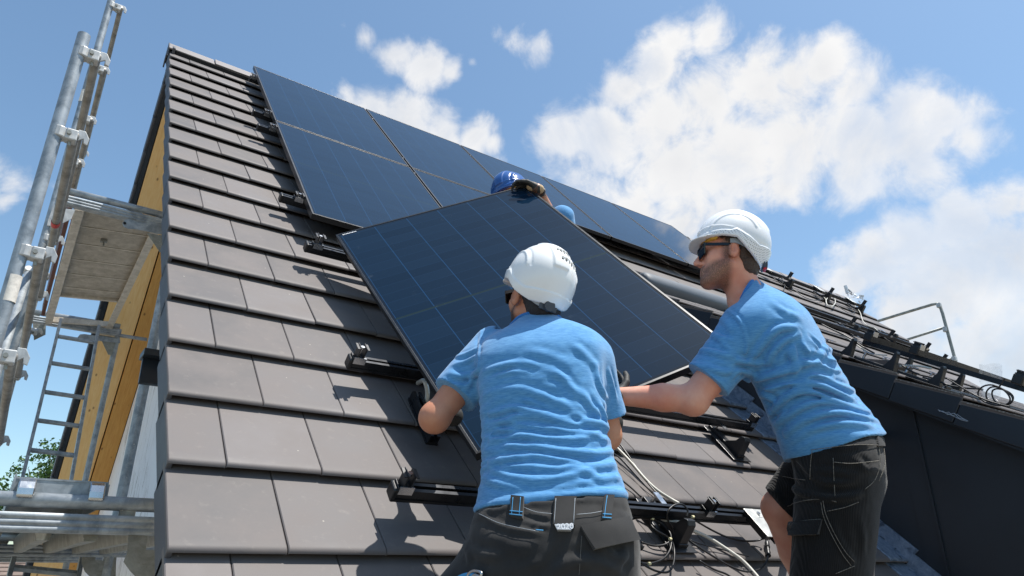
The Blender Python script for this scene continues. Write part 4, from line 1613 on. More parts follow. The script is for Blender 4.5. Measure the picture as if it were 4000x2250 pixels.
# guardrail frame of the scaffold beyond the right gable
XG = 12.35
gf = thing('end_guardrail', 'slender bent guardrail frame standing beyond the right end of the roof', 'guardrail', at_x(3745, 1460, XG))
px = [(3300, 1293), (3430, 1254), (3560, 1214), (3640, 1190), (3660, 1186), (3672, 1196), (3682, 1225), (3705, 1310), (3735, 1420), (3790, 1620)]
m = MB()
m.tube([at_x(x, y, XG) for x, y in px], 0.026, 12)
m.build('bent_tube', M['galv_old'], gf, smooth=True)
for a, b in (((3420, 1366), (3688, 1280)), ((3640, 1428), (3732, 1397))):
    m = MB()
    m.tube([at_x(*a, XG), at_x(*b, XG)], 0.022, 12)
    o = m.build('cross_tube', M['galv_old'], gf, smooth=True)
for x, y in ((3668, 1193), (3693, 1287), (3728, 1402)):
    m = MB()
    m.box(at_x(x, y, XG), UX, (0, 1, 0), ZU, 0.07, 0.07, 0.085)
    m.build('coupler', M['clamp'], gf, bevel=0.01)

# ------------------------------------------------------------------ trees and the neighbour's house
def tree(base, crown_c, rad, n, label, seed, squash=0.85):
    r = random.Random(seed)
    t = thing('tree', label, 'tree', base, group='green trees behind the house')
    m = MB()
    base, crown_c = np.asarray(base, float), np.asarray(crown_c, float)
    m.tube(spline([base, base * 0.5 + crown_c * 0.5 + [0.1, 0.05, 0], crown_c], 6), [0.22 - 0.16 * i / 12 for i in range(13)], 9)
    limbs = []
    for i in range(9):
        d = np.array([r.gauss(0, 1), r.gauss(0, 1), r.gauss(0.2, 0.7)])
        e = crown_c + nrm(d) * rad * r.uniform(0.6, 0.95)
        s = base * 0.25 + crown_c * 0.75
        m.tube(spline([s, (s + e) / 2 + [0, 0, 0.15], e], 4), [0.07, 0.062, 0.054, 0.046, 0.038, 0.032, 0.026, 0.02, 0.014], 6)
        limbs.append(e)
    m.build('trunk', M['bark'], t, smooth=True)
    lf = MB()
    cl = [(e, rad * r.uniform(0.25, 0.42)) for e in limbs]
    for i in range(26):
        d = nrm([r.gauss(0, 1), r.gauss(0, 1), r.gauss(0, 1)])
        cl.append((crown_c + d * rad * r.uniform(0.35, 1.0) * np.array([1, 1, squash]), rad * r.uniform(0.14, 0.30)))
    for i in range(n):
        c, cr = cl[r.randrange(len(cl))]
        d = nrm([r.gauss(0, 1), r.gauss(0, 1), r.gauss(0, 1)]) * cr * r.uniform(0.3, 1.0) ** 0.5
        p = c + d
        a = nrm([r.gauss(0, 1), r.gauss(0, 1), r.gauss(0, 0.7)])
        b = nrm(np.cross(a, [r.gauss(0, 1), r.gauss(0, 1), r.gauss(0, 1)]))
        s = r.uniform(0.045, 0.10)
        lf.tint = min(1, max(0, r.gauss(0.45, 0.25)))
        lf.add([p - a * s, p + b * s * 0.5, p + a * s, p - b * s * 0.5], [(0, 1, 2, 3)])
    lf.build('crown', M['leaf'], t, tint=True)
    return t


c1 = at(205, 1905, 24.0)
tree((c1[0], c1[1], -5.6), c1, 1.45, 5200, 'leafy green tree behind the ladder and timber soffit', 5)
c2 = at(-25, 1960, 27.0)
tree((c2[0], c2[1], -5.6), c2, 0.85, 2200, 'smaller dark green tree at the left edge below the sky', 9)

nh = thing('neighbour_house', 'distant house with brown tiled roof and white wall glimpsed under the scaffold', 'house', at(20, 2300, 17))
hc = at(40, 2236, 17)
hx, hy = hc[0], hc[1]
m = MB()
m.box((hx, hy + 2, -3.0), UX, (0, 1, 0), ZU, 5.0, 5.0, 5.2)
m.build('wall', M['plaster'], nh)
m = MB()
for s in (-1, 1):
    for i in range(9):
        y0, y1 = s * (2.9 - i * 0.33), s * (2.9 - (i + 1) * 0.33)
        z0, z1 = -0.55 + i * 0.095, -0.55 + (i + 1) * 0.095
        m.prism([(hx - 2.8, hy + 2 + y0, z0 + 0.03), (hx + 2.8, hy + 2 + y0, z0 + 0.03), (hx + 2.8, hy + 2 + y1, z1), (hx - 2.8, hy + 2 + y1, z1)], ZU * 0.03)
M['clay'] = simple('brown_clay_tiles', S(120, 104, 94), 0.8, 0, 0.25, 8, 0.4, 20, 0.02)
m.build('roof', M['clay'], nh)
# ------------------------------------------------------------------ people: smooth surfaces from distance fields
def smin(a, b, k):
    h = np.clip(0.5 + 0.5 * (b - a) / k, 0, 1)
    return b * (1 - h) + a * h - k * h * (1 - h)


def rcone(a, b, ra, rb):
    a, b = np.asarray(a, float), np.asarray(b, float)
    ab = b - a
    L2 = ab @ ab + 1e-12

    def f(P):
        q = P - a
        t = np.clip(q @ ab / L2, 0, 1)
        e = q - t[:, None] * ab
        return np.sqrt((e * e).sum(1)) - (ra + (rb - ra) * t)
    return f


def ball(c, r):
    return rcone(c, np.asarray(c, float) + 1e-5, r, r)


def ell(c, A, r):
    """ellipsoid: A rows are its axes"""
    c, A, r = np.asarray(c, float), np.asarray(A, float), np.asarray(r, float)

    def f(P):
        q = (P - c) @ A.T
        k0 = np.sqrt(((q / r) ** 2).sum(1))
        k1 = np.sqrt(((q / r ** 2) ** 2).sum(1)) + 1e-9
        return k0 * (k0 - 1) / k1
    return f


def trunk(A, B, lat, prof, ex=2.35):
    """tapered body about the line A-B; prof rows: s, half width, half depth, offset"""
    A, B = np.asarray(A, float), np.asarray(B, float)
    z = nrm(B - A)
    x = nrm(np.asarray(lat, float) - z * (np.asarray(lat, float) @ z))
    y = np.cross(z, x)                       # towards the chest
    Ln = np.linalg.norm(B - A)
    pr = np.array(prof, float)
    ss = np.linspace(pr[0, 0], pr[-1, 0], 200)
    cols = []
    for c in (1, 2, 3):
        v = np.interp(ss, pr[:, 0], pr[:, c])
        k = np.hanning(25)
        k /= k.sum()
        v = np.convolve(np.pad(v, 12, mode='edge'), k, mode='valid')
        cols.append(v)

    def f(P):
        q = P - A
        s = q @ z / Ln
        X = q @ x
        Y = q @ y
        w = np.interp(s, ss, cols[0])
        d = np.interp(s, ss, cols[1])
        o = np.interp(s, ss, cols[2])
        g = ((np.abs(X) / w) ** ex + (np.abs(Y - o) / d) ** ex) ** (1 / ex)
        dd = (g - 1) * np.minimum(w, d)
        e = np.maximum((ss[0] - s), (s - ss[-1])) * Ln
        return np.where(e > 0, np.sqrt(np.maximum(dd, 0) ** 2 + e * e), np.maximum(dd, e))
    f.frame = (A, x, y, z, Ln)
    return f


def union(parts):
    """parts: list of (field, blend radius)"""
    def f(P):
        d = parts[0][0](P)
        for g, k in parts[1:]:
            e = g(P)
            d = smin(d, e, k) if k > 0 else np.minimum(d, e)
        return d
    return f


_rng = np.random.RandomState(11)
_perm = _rng.permutation(512)
_grad = _rng.normal(size=(512, 3))
_grad /= np.linalg.norm(_grad, axis=1)[:, None]


def pnoise(P):
    i = np.floor(P).astype(int)
    f = P - i
    u = f * f * f * (f * (f * 6 - 15) + 10)
    out = np.zeros(len(P))
    for dx in (0, 1):
        for dy in (0, 1):
            for dz in (0, 1):
                h = _perm[(_perm[(_perm[(i[:, 0] + dx) & 511] + i[:, 1] + dy) & 511] + i[:, 2] + dz) & 511]
                g = _grad[h]
                dot = g[:, 0] * (f[:, 0] - dx) + g[:, 1] * (f[:, 1] - dy) + g[:, 2] * (f[:, 2] - dz)
                out += dot * (u[:, 0] if dx else 1 - u[:, 0]) * (u[:, 1] if dy else 1 - u[:, 1]) * (u[:, 2] if dz else 1 - u[:, 2])
    return out


def nets(field, lo, hi, h, detail=None, near=0.035):
    """mesh the zero surface of a field inside a box"""
    lo, hi = np.asarray(lo, float), np.asarray(hi, float)
    B = 12
    nb = np.ceil((hi - lo) / (h * B)).astype(int)
    n = nb * B + 1
    Fv = np.ones(n, dtype=np.float32)
    gi = np.stack(np.meshgrid(*[np.arange(k) for k in nb], indexing='ij'), -1).reshape(-1, 3)
    cen = lo + (gi + 0.5) * B * h
    dc = np.concatenate([field(c) for c in np.array_split(cen, max(1, len(cen) // 60000))])
    R = B * h * 0.87 * 1.35 + 0.02
    act = gi[np.abs(dc) < R]
    for (a, b, c), d in zip(gi[dc <= -R], dc[dc <= -R]):
        Fv[a * B:(a + 1) * B + 1, b * B:(b + 1) * B + 1, c * B:(c + 1) * B + 1] = -1
    off = np.stack(np.meshgrid(*[np.arange(B + 1)] * 3, indexing='ij'), -1).reshape(-1, 3)
    for s in range(0, len(act), 90):
        blk = act[s:s + 90]
        ii = (blk[:, None, :] * B + off[None]).reshape(-1, 3)
        P = lo + ii * h
        d = field(P)
        if detail is not None:
            m = np.abs(d) < near
            if m.any():
                d = d.copy()
                d[m] = detail(P[m], d[m])
        Fv[ii[:, 0], ii[:, 1], ii[:, 2]] = d
    ins = Fv < 0
    c = np.zeros(n - 1, dtype=np.int8)
    for dx in (0, 1):
        for dy in (0, 1):
            for dz in (0, 1):
                c += ins[dx:n[0] - 1 + dx, dy:n[1] - 1 + dy, dz:n[2] - 1 + dz]
    cells = np.argwhere((c > 0) & (c < 8))
    acc = np.zeros((len(cells), 3))
    cnt = np.zeros(len(cells))
    cor = [(x, y, z) for x in (0, 1) for y in (0, 1) for z in (0, 1)]
    for a in cor:
        for ax in range(3):
            if a[ax] == 0:
                b = list(a)
                b[ax] = 1
                fa = Fv[cells[:, 0] + a[0], cells[:, 1] + a[1], cells[:, 2] + a[2]].astype(float)
                fb = Fv[cells[:, 0] + b[0], cells[:, 1] + b[1], cells[:, 2] + b[2]].astype(float)
                m = (fa < 0) != (fb < 0)
                t = np.where(m, fa / np.where(m, fa - fb, 1), 0)
                p = np.array(a, float)[None] + np.zeros((len(cells), 1))
                p[:, ax] += t
                acc[m] += p[m]
                cnt[m] += 1
    V = lo + (cells + acc / cnt[:, None]) * h
    idx = -np.ones(n - 1, dtype=np.int64)
    idx[cells[:, 0], cells[:, 1], cells[:, 2]] = np.arange(len(cells))
    quads = []
    for ax in range(3):
        o1, o2 = [(1, 2), (2, 0), (0, 1)][ax]
        sl0 = [slice(1, -1)] * 3
        sl0[ax] = slice(0, -1)
        sl1 = list(sl0)
        sl1[ax] = slice(1, None)
        A_, B_ = ins[tuple(sl0)], ins[tuple(sl1)]
        e = np.argwhere(A_ != B_)
        fl = A_[e[:, 0], e[:, 1], e[:, 2]]
        base = e + 1
        base[:, ax] -= 1
        def cell(d1, d2):
            q = base.copy()
            q[:, o1] -= d1
            q[:, o2] -= d2
            return idx[q[:, 0], q[:, 1], q[:, 2]]
        Q = np.stack([cell(1, 1), cell(0, 1), cell(0, 0), cell(1, 0)], 1)
        Q[~fl] = Q[~fl][:, ::-1]
        quads.append(Q)
    return V, np.concatenate(quads)


def field_mesh(name, mat, parent, field, lo, hi, h, detail=None, attrs=None, label=None, relax=1):
    V, Q = nets(field, lo, hi, h, detail)
    # light relaxation
    for _ in range(relax):
        s = np.zeros_like(V)
        k = np.zeros(len(V))
        for a, b in ((0, 1), (1, 2), (2, 3), (3, 0)):
            np.add.at(s, Q[:, a], V[Q[:, b]])
            np.add.at(s, Q[:, b], V[Q[:, a]])
            np.add.at(k, Q[:, a], 1)
            np.add.at(k, Q[:, b], 1)
        V = V * 0.55 + 0.45 * s / np.maximum(k, 1)[:, None]
    Mi = np.array((WM[parent.name] if parent is not None else Matrix.Identity(4)).inverted())
    L = V @ Mi[:3, :3].T + Mi[:3, 3]
    me = bpy.data.meshes.new(name)
    me.vertices.add(len(V))
    me.vertices.foreach_set('co', L.astype(np.float32).ravel())
    me.loops.add(len(Q) * 4)
    me.loops.foreach_set('vertex_index', Q.astype(np.int32).ravel())
    me.polygons.add(len(Q))
    me.polygons.foreach_set('loop_start', np.arange(0, len(Q) * 4, 4, dtype=np.int32))
    me.update(calc_edges=True)
    me.validate()
    if attrs:
        for an, fn in attrs.items():
            a_ = me.attributes.new(an, 'FLOAT', 'POINT')
            a_.data.foreach_set('value', fn(V).astype(np.float32))
    return link_mesh(name, me, mat, parent, smooth=True, label=label)


def trace(field, px, start=1.2, steps=90):
    """where the sight lines of photo pixels meet a body"""
    R = np.array([ray(x, y) for x, y in px])
    ln = np.linalg.norm(R, axis=1)
    D_ = R / ln[:, None]
    t = np.full(len(px), start)
    for _ in range(steps):
        d = field(CAM + D_ * t[:, None])
        t = t + np.clip(d, -0.05, 0.3) * 0.8
    return CAM + D_ * t[:, None]


def grad(field, P):
    e = 1e-4
    g = np.stack([field(P + np.eye(3)[i] * e) - field(P - np.eye(3)[i] * e) for i in range(3)], 1)
    return g / (np.linalg.norm(g, axis=1)[:, None] + 1e-9)


class Folds:
    """cloth folds following curves read on the body"""

    def __init__(self, field, gain=1.5):
        self.f = field
        self.g = gain
        self.c = []

    def add(self, pts, a=0.006, w=0.010, n=8):
        P = spline([np.array([x, y, 0.0]) for x, y in pts], n)
        S_ = trace(self.f, [(p[0], p[1]) for p in P])
        ok = np.abs(self.f(S_)) < 0.02
        S_ = S_[ok]
        if len(S_) > 2:
            D_ = [S_[0]]
            for p, q in zip(S_[:-1], S_[1:]):
                g = np.linalg.norm(q - p)
                if g > 0.15:
                    break
                k = max(1, int(math.ceil(g / (0.35 * w))))
                D_ += [p + (q - p) * (i + 1) / k for i in range(k)]
            S_ = np.array(D_)
            s = np.linspace(0, 1, len(S_))
            w = w * 0.74
            rs_ = np.random.RandomState(len(self.c) + 3)
            k_ = np.interp(s, np.linspace(0, 1, 7), rs_.uniform(0.35, 1.25, 7))
            a = a * k_
            self.c.append((S_, self.g * a * np.sin(np.pi * np.clip(s * 0.94 + 0.03, 0, 1)) ** 0.6, w))

    def __call__(self, P, d):
        for S_, a, w in self.c:
            lo, hi = S_.min(0) - 4 * w, S_.max(0) + 4 * w
            m = np.where(((P > lo) & (P < hi)).all(1))[0]
            if not len(m):
                continue
            Pm = P[m]
            best = np.full(len(m), 1e9)
            bi = np.zeros(len(m), int)
            for i in range(len(S_)):
                q = ((Pm - S_[i]) ** 2).sum(1)
                b = q < best
                best[b] = q[b]
                bi[b] = i
            t = np.sqrt(best)
            d[m] -= a[bi] * (np.exp(-(t / w) ** 2) - 0.45 * np.exp(-((t - 2.0 * w) / (0.9 * w)) ** 2))
        return d


HF_ = nrm(np.array([FW[0], FW[1], 0]))
ZW = np.array([0, 0, 1.0])


def cv(a, b, c):
    """direction from photo right, photo up and sight axis"""
    return nrm(RT * a + UP * b + FW * c)


def head_frame(c, f, roll=0.0):
    f = nrm(f)
    r = nrm(np.cross(f, ZW))
    u = np.cross(r, f)
    cr, sr = math.cos(roll), math.sin(roll)
    r2 = r * cr + u * sr
    u2 = u * cr - r * sr
    return np.asarray(c, float), np.stack([r2, f, u2])


class Head:
    def __init__(self, c, A):
        self.c, self.A = c, A

    def w(self, x, y, z):
        return self.c + np.array([x, y, z]) @ self.A

    def loc(self, P):
        return (P - self.c) @ self.A.T

    def e(self, c, r):
        return ell(self.w(*c), self.A, r)

    def rc(self, a, b, ra, rb):
        return rcone(self.w(*a), self.w(*b), ra, rb)

    def b(self, c, r):
        return ball(self.w(*c), r)

    def parts(self, neck, rn):
        p = [(self.e((0, -0.012, 0.045), (0.076, 0.096, 0.090)), 0), (self.e((0, 0.040, -0.028), (0.062, 0.056, 0.082)), 0.03)]
        p += [(self.rc((-0.03, 0.086, 0.030), (0.03, 0.086, 0.030), 0.012, 0.012), 0.018)]
        for s in (-1, 1):
            p += [(self.b((s * 0.045, 0.060, -0.016), 0.024), 0.022)]
            p += [(self.rc((s * 0.056, 0.0, -0.050), (s * 0.020, 0.072, -0.097), 0.020, 0.018), 0.025)]
        p += [(self.b((0, 0.082, -0.100), 0.018), 0.022)]
        p += [(self.rc((0, 0.094, 0.018), (0, 0.119, -0.022), 0.008, 0.0115), 0.012)]
        for s in (-1, 1):
            p += [(self.b((s * 0.012, 0.104, -0.029), 0.0085), 0.009)]
        p += [(self.rc((-0.016, 0.094, -0.056), (0.016, 0.094, -0.056), 0.0075, 0.0075), 0.008), (self.rc((-0.014, 0.093, -0.069), (0.014, 0.093, -0.069), 0.008, 0.008), 0.008)]
        p += [(rcone(self.w(0, -0.028, -0.045), neck, 0.054, rn), 0.03)]
        return p

    def ears(self, base):
        fs = []
        for s in (-1, 1):
            ax = np.stack([nrm(self.A[0] * 1 - self.A[1] * 0.35 * s), nrm(self.A[1] + self.A[0] * 0.35 * s + self.A[2] * 0.15), self.A[2]])
            fs.append((ell(self.w(s * 0.081, -0.012, -0.002), ax, (0.0095, 0.0195, 0.032)), ell(self.w(s * 0.0905, -0.008, 0.001), ax, (0.008, 0.010, 0.019))))

        def f(P):
            d = base(P)
            for o_, i_ in fs:
                q = np.maximum(o_(P), -i_(P))
                d = smin(d, q, 0.006)
            return d
        return f

    def beard(self, P, sideburn=1.0, neckline=-0.125, strength=1.0):
        q = self.loc(P)
        x, y, z = np.abs(q[:, 0]), q[:, 1], q[:, 2]
        sm = lambda v, a, b: np.clip((v - a) / (b - a), 0, 1)
        cheek = -0.028 - 0.35 * np.clip(y - 0.03, -0.05, 0.06)
        jaw = sm(y, -0.012, 0.012) * sm(-z, -cheek - 0.006, -cheek + 0.014) * sm(z, neckline, neckline + 0.02)
        side = sm(y, -0.004, 0.008) * (1 - sm(y, 0.022, 0.040)) * sm(z, -0.06, -0.05) * (1 - sm(z, 0.05, 0.06)) * sideburn
        mou = sm(y, 0.075, 0.085) * sm(0.036 - x, 0, 0.008) * sm(z, -0.075, -0.070) * (1 - sm(z, -0.046, -0.040))
        lip = sm(0.017 - x, 0, 0.006) * sm(z, -0.074, -0.070) * (1 - sm(z, -0.056, -0.052)) * sm(y, 0.09, 0.096)
        return np.clip(np.maximum(np.maximum(jaw, side), mou) - 0.8 * lip, 0, 1) * strength


def hand_parts(wrist, d, pn, thumb, curl=0.6, s=1.0, spread=0.10):
    """palm, four fingers bent at the knuckles, thumb; d fingers' direction, pn palm normal, thumb = side of the thumb"""
    d = nrm(d)
    pn = nrm(pn - d * (pn @ d))
    lat = nrm(np.cross(d, pn))
    if lat @ thumb < 0: lat = -lat
    P = []
    k = 0.012
    wr = np.asarray(wrist, float)
    lens = [(0.040, 0.026, 0.020), (0.045, 0.029, 0.021), (0.042, 0.027, 0.020), (0.033, 0.020, 0.018)]
    for i, (l1, l2, l3) in enumerate(lens):
        o_ = 0.030 - 0.020 * i
        kn = wr + d * (0.088 - 0.004 * abs(i - 1)) * s + lat * o_ * s
        P.append((rcone(wr + lat * o_ * 0.6 * s + d * 0.01, kn, 0.0155 * s, 0.0115 * s), k))
        a = curl * (0.9 + 0.12 * i)
        dd = nrm(d + lat * (1.5 - i) * spread * 0.35)
        d1 = nrm(dd * math.cos(a * 0.7) + pn * math.sin(a * 0.7))
        p1 = kn + d1 * l1 * s
        d2 = nrm(dd * math.cos(a * 1.6) + pn * math.sin(a * 1.6))
        p2 = p1 + d2 * l2 * s
        d3 = nrm(dd * math.cos(a * 2.2) + pn * math.sin(a * 2.2))
        p3 = p2 + d3 * l3 * s
        P += [(rcone(kn, p1, 0.0105 * s, 0.0092 * s), 0.004), (rcone(p1, p2, 0.0092 * s, 0.0084 * s), 0.002), (rcone(p2, p3, 0.0084 * s, 0.0072 * s), 0.002)]
    t0 = wr + d * 0.022 * s + lat * 0.022 * s
    t1 = t0 + nrm(d * 0.7 + lat * 0.7 + pn * 0.25) * 0.042 * s
    t2 = t1 + nrm(d * 0.85 + lat * 0.25 + pn * 0.45) * 0.032 * s
    t3 = t2 + nrm(d * 0.9 + lat * 0.0 + pn * 0.5) * 0.026 * s
    P += [(rcone(t0, t1, 0.016 * s, 0.0125 * s), 0.010), (rcone(t1, t2, 0.0118 * s, 0.0105 * s), 0.003), (rcone(t2, t3, 0.0105 * s, 0.0085 * s), 0.002)]
    return P


def neckline(base, nk, x_, y_, z_, tilt, drop, r, mat, parent):
    """rib collar following the shirt where a tilted plane cuts it"""
    m_ = nrm(z_ + y_ * tilt)
    p0 = nk - z_ * drop
    e2 = np.cross(m_, x_)
    ring = []
    for i in range(36):
        t = 2 * math.pi * i / 36
        e = x_ * math.cos(t) + e2 * math.sin(t)
        rr = np.linspace(0.03, 0.16, 120)
        d = base(p0 + e * rr[:, None])
        k = int(np.argmax(d > 0))
        ring.append(p0 + e * (min(rr[k], 0.092) if k > 0 else 0.075))
    m = MB()
    m.tube(ring, r, 8, closed=True)
    return m.build('collar', mat, parent, smooth=True)


def neckcut(P, nk, y_, z_, tilt, drop):
    m_ = nrm(z_ + y_ * tilt)
    v = (P - (nk - z_ * drop)) @ m_
    near = ((P - nk) ** 2).sum(1) < 0.14 ** 2
    return np.where(near & (v > -0.05), v, -1.0)


def bounds(pts, m):
    P = np.array(pts)
    return P.min(0) - m, P.max(0) + m


# ------------------------------------------------------------------ helmet
def helmet(H, parent, mat, label, perf=False, back=-0.030, vents=True, side=1):
    HC = np.array([0, -0.022, 0.058])
    HR = np.array([0.113, 0.134, 0.131])
    ys = np.array([-0.17, -0.10, -0.055, -0.02, 0.03, 0.09, 0.2])
    zs = np.array([back, back + 0.002, back * 0.3 + 0.008, 0.034, 0.046, 0.052, 0.055])

    def rim(y):
        return np.interp(y, ys, zs)

    def sst(v, a, b):
        t = np.clip((v - a) / (b - a), 0, 1)
        return t * t * (3 - 2 * t)

    def outer(q):
        k0 = np.sqrt((((q - HC) / HR) ** 2).sum(1))
        k1 = np.sqrt((((q - HC) / HR ** 2) ** 2).sum(1)) + 1e-9
        d = k0 * (k0 - 1) / k1
        x, y, z = q[:, 0], q[:, 1], q[:, 2]
        ax = np.abs(x)
        # flange round the rim
        hz = z - rim(y)
        bw = np.interp(y, [-0.15, -0.06, 0.0, 0.1], [0.062, 0.052, 0.024, 0.020]) if perf else np.interp(y, [-0.15, 0.0, 0.1], [0.040, 0.034, 0.024])
        d = d - 0.0055 * (1 - sst(hz, bw - 0.004, bw + 0.002))
        # raised crown panel with a stepped outline
        cr = sst(0.046 - ax - 0.12 * np.abs(y + 0.02), 0.0, 0.006) * sst(z, 0.09, 0.10)
        d = d - 0.0045 * cr
        # arc ridge on each flank
        rr_ = np.sqrt((y + 0.012) ** 2 + ((z - 0.062) * 1.05) ** 2)
        arc = np.exp(-((rr_ - 0.083) / 0.0045) ** 2) * sst(ax, 0.045, 0.055) * sst(z, 0.075, 0.085)
        d = d - 0.0035 * arc
        d = d + 0.0020 * np.exp(-((rr_ - 0.094) / 0.0035) ** 2) * sst(ax, 0.045, 0.055) * sst(z, 0.075, 0.085)
        # low step running back from the brow
        st = np.exp(-((hz - (0.036 + 0.12 * np.clip(y - 0.0, 0, 0.1))) / 0.0028) ** 2) * sst(y, -0.02, 0.0)
        d = d - 0.0022 * st
        return d

    def f(P):
        q = H.loc(P)
        x, y, z = q[:, 0], q[:, 1], q[:, 2]
        d0 = outer(q)
        # peak
        k = ((np.abs(x) / 0.094) ** 2.4 + (np.abs(y - 0.045) / 0.100) ** 2.4) ** (1 / 2.4)
        zc = 0.058 - 0.10 * np.clip(y - 0.08, 0, 0.1) - 0.9 * x * x
        pk = np.maximum(np.maximum((k - 1) * 0.08, np.abs(z - zc) - 0.0035), 0.05 - y)
        d = smin(d0, pk, 0.008)
        d = np.maximum(d, rim(y) - z - 0.004 * (y > 0.085))
        inner = np.sqrt((((q - HC) / (HR - 0.0100)) ** 2).sum(1)) - 1
        d = np.maximum(d, -inner * 0.10)
        if vents:
            for zr_, x0_, x1_ in ((0.160, -0.010, 0.050), (0.130, 0.002, 0.074)):
                for i in range(6):
                    cx = x0_ + (x1_ - x0_) * i / 5
                    cz = zr_ - 1.6 * (cx - x0_) ** 2 * 2
                    sl = np.maximum(np.maximum(np.abs(x - cx) - 0.0045, np.abs(z - cz) - (0.0030 + 0.0048 * math.sin(math.pi * (i + 0.4) / 5.8))), y + 0.0)
                    d = np.maximum(d, -sl)
                lip = np.exp(-((z - (zr_ + 0.010 - 3.2 * (x - x0_) ** 2)) / 0.003) ** 2) * sst(x, x0_ - 0.012, x0_) * sst(-x, -x1_ - 0.01, -x1_) * (y < 0.0)
                d = d - 0.0025 * lip
        return d
    pts = [H.w(sx * 0.125, sy, sz) for sx in (-1, 1) for sy in (-0.17, 0.16) for sz in (-0.08, 0.21)]
    lo, hi = bounds(pts, 0.005)
    attrs = None
    if perf:
        def pf(V):
            q = H.loc(V)
            hz = q[:, 2] - rim(q[:, 1])
            bw = np.interp(q[:, 1], [-0.15, -0.06, 0.0, 0.1], [0.060, 0.050, 0.022, 0.012])
            return ((hz > 0.004) & (hz < bw - 0.003) & (q[:, 1] < 0.10)).astype(float)
        attrs = {'perf': pf}
    o = field_mesh('helmet', mat, parent, f, lo, hi, 0.0029, attrs=attrs, label=label, relax=1)
    # liner visible under the peak
    hc2, hr2 = H.w(*HC), HR - 0.0135

    def lf(P):
        q = H.loc(P)
        k0 = np.sqrt((((q - HC) / hr2) ** 2).sum(1)) - 1
        return np.maximum(np.maximum(k0 * 0.11, rim(q[:, 1]) - 0.002 - q[:, 2]), np.maximum(q[:, 2] - rim(q[:, 1]) - 0.02, -(q[:, 1] - 0.045)))
    field_mesh('liner', M['h_liner'], o, lf, lo, hi, 0.005)
    ld_ = ell(H.w(*HC), H.A, HR - 0.0155)

    def df(P):
        q = H.loc(P)
        return np.maximum(ld_(P), rim(q[:, 1]) + 0.012 - q[:, 2])
    field_mesh('inner_cap', M['h_dark'], o, df, lo, hi, 0.006)
    # headband with ratchet knob at the nape
    m = MB()
    segs = 22
    prev = None
    for i in range(segs + 1):
        t = math.pi * (1.0 + i / segs)
        t = math.radians(172) + math.radians(196) * i / segs
        bx, by = 0.089 * math.cos(t), -0.012 + 0.104 * math.sin(t)
        drop = 0.020 - 0.062 * max(0.0, -math.sin(t)) ** 1.3
        hgt = 0.018 + 0.010 * max(0.0, -math.sin(t))
        cur = [H.w(bx, by, drop), H.w(bx * 1.03, by * 1.03, drop), H.w(bx * 1.03, by * 1.03, drop + hgt), H.w(bx, by, drop + hgt)]
        if prev is not None:
            m.add(prev + cur, [(0, 4, 5, 1), (1, 5, 6, 2), (2, 6, 7, 3), (3, 7, 4, 0)])
        prev = cur
    m.build('headband', M['h_grey'], o, smooth=False)
    m = MB()
    a, b = H.w(0, -0.116, -0.030), H.w(0, -0.136, -0.031)
    m.box(H.w(0, -0.121, -0.030), H.A[0], H.A[1], H.A[2], 0.062, 0.008, 0.032)
    for i in range(1):
        m.tube([a, b], 0.0185, 20)
    m.build('ratchet_knob', M['h_dark'], o, bevel=0.002)
    if perf:
        m = MB()
        for zz in (-0.014, -0.048):
            m.tube([H.w(-0.012, -0.126, zz), H.w(0.012, -0.126, zz)], 0.006, 8)
        m.build('ratchet_tab', M['h_red'], o)
    return o


def glasses(H, parent):
    m = MB()
    for s in (-1, 1):
        m.bar(H.w(s * 0.0775, -0.012, 0.020), H.w(s * 0.0735, 0.094, 0.023), 0.004, 0.011, H.A[2])
        m.bar(H.w(s * 0.0785, -0.014, 0.019), H.w(s * 0.079, -0.034, 0.004), 0.004, 0.008, H.A[2])
    fr = []
    for s in (-1, 1):
        for a, b, w_ in (((s * 0.074, 0.092, 0.026), (s * 0.008, 0.109, 0.026), 0.010), ((s * 0.074, 0.092, 0.026), (s * 0.066, 0.093, -0.012), 0.007),
                         ((s * 0.066, 0.093, -0.012), (s * 0.016, 0.107, -0.014), 0.005), ((s * 0.016, 0.107, -0.014), (s * 0.008, 0.109, 0.026), 0.005)):
            m.tube([H.w(*a), H.w(*b)], w_ / 2, 8)
    o = m.build('sunglasses', M['shade'], parent)
    l = MB()
    for s in (-1, 1):
        l.prism([H.w(s * 0.073, 0.092, 0.026), H.w(s * 0.066, 0.093, -0.011), H.w(s * 0.016, 0.106, -0.013), H.w(s * 0.009, 0.108, 0.026)], H.A[1] * 0.003)
    l.build('lenses', M['shade'], o)
    return o


def hair(H, parent, mat, nape=-0.085, curl=0.004):
    base = H.e((0, -0.018, 0.040), (0.0835, 0.1025, 0.094))

    nap = H.e((0, -0.060, -0.035), (0.060, 0.050, 0.052))

    def f(P):
        q = H.loc(P)
        x, y, z = q[:, 0], q[:, 1], q[:, 2]
        d = smin(base(P), nap(P), 0.02)
        front = np.interp(z, [-0.09, -0.05, -0.03, 0.02, 0.06], [-0.052, -0.040, -0.034, 0.006, 0.040])
        d = np.maximum(d, (y - front) * 0.8)
        d = np.maximum(d, nape - z)
        d = np.maximum(d, z - 0.085)
        ear = np.sqrt((y + 0.010) ** 2 + (z * 0.75) ** 2) - 0.026
        d = np.maximum(d, np.where(np.abs(x) > 0.05, -ear, d))
        return d

    def det(P, d):
        q = H.loc(P)
        n = pnoise(np.stack([q[:, 0] * 150, q[:, 1] * 150, q[:, 2] * 60], 1)) + 0.7 * pnoise(q * 75 + 9)
        return d + n * curl
    pts = [H.w(sx * 0.1, sy, sz) for sx in (-1, 1) for sy in (-0.14, 0.07) for sz in (-0.11, 0.1)]
    lo, hi = bounds(pts, 0.004)
    return field_mesh('hair', mat, parent, f, lo, hi, 0.003, det, relax=1)


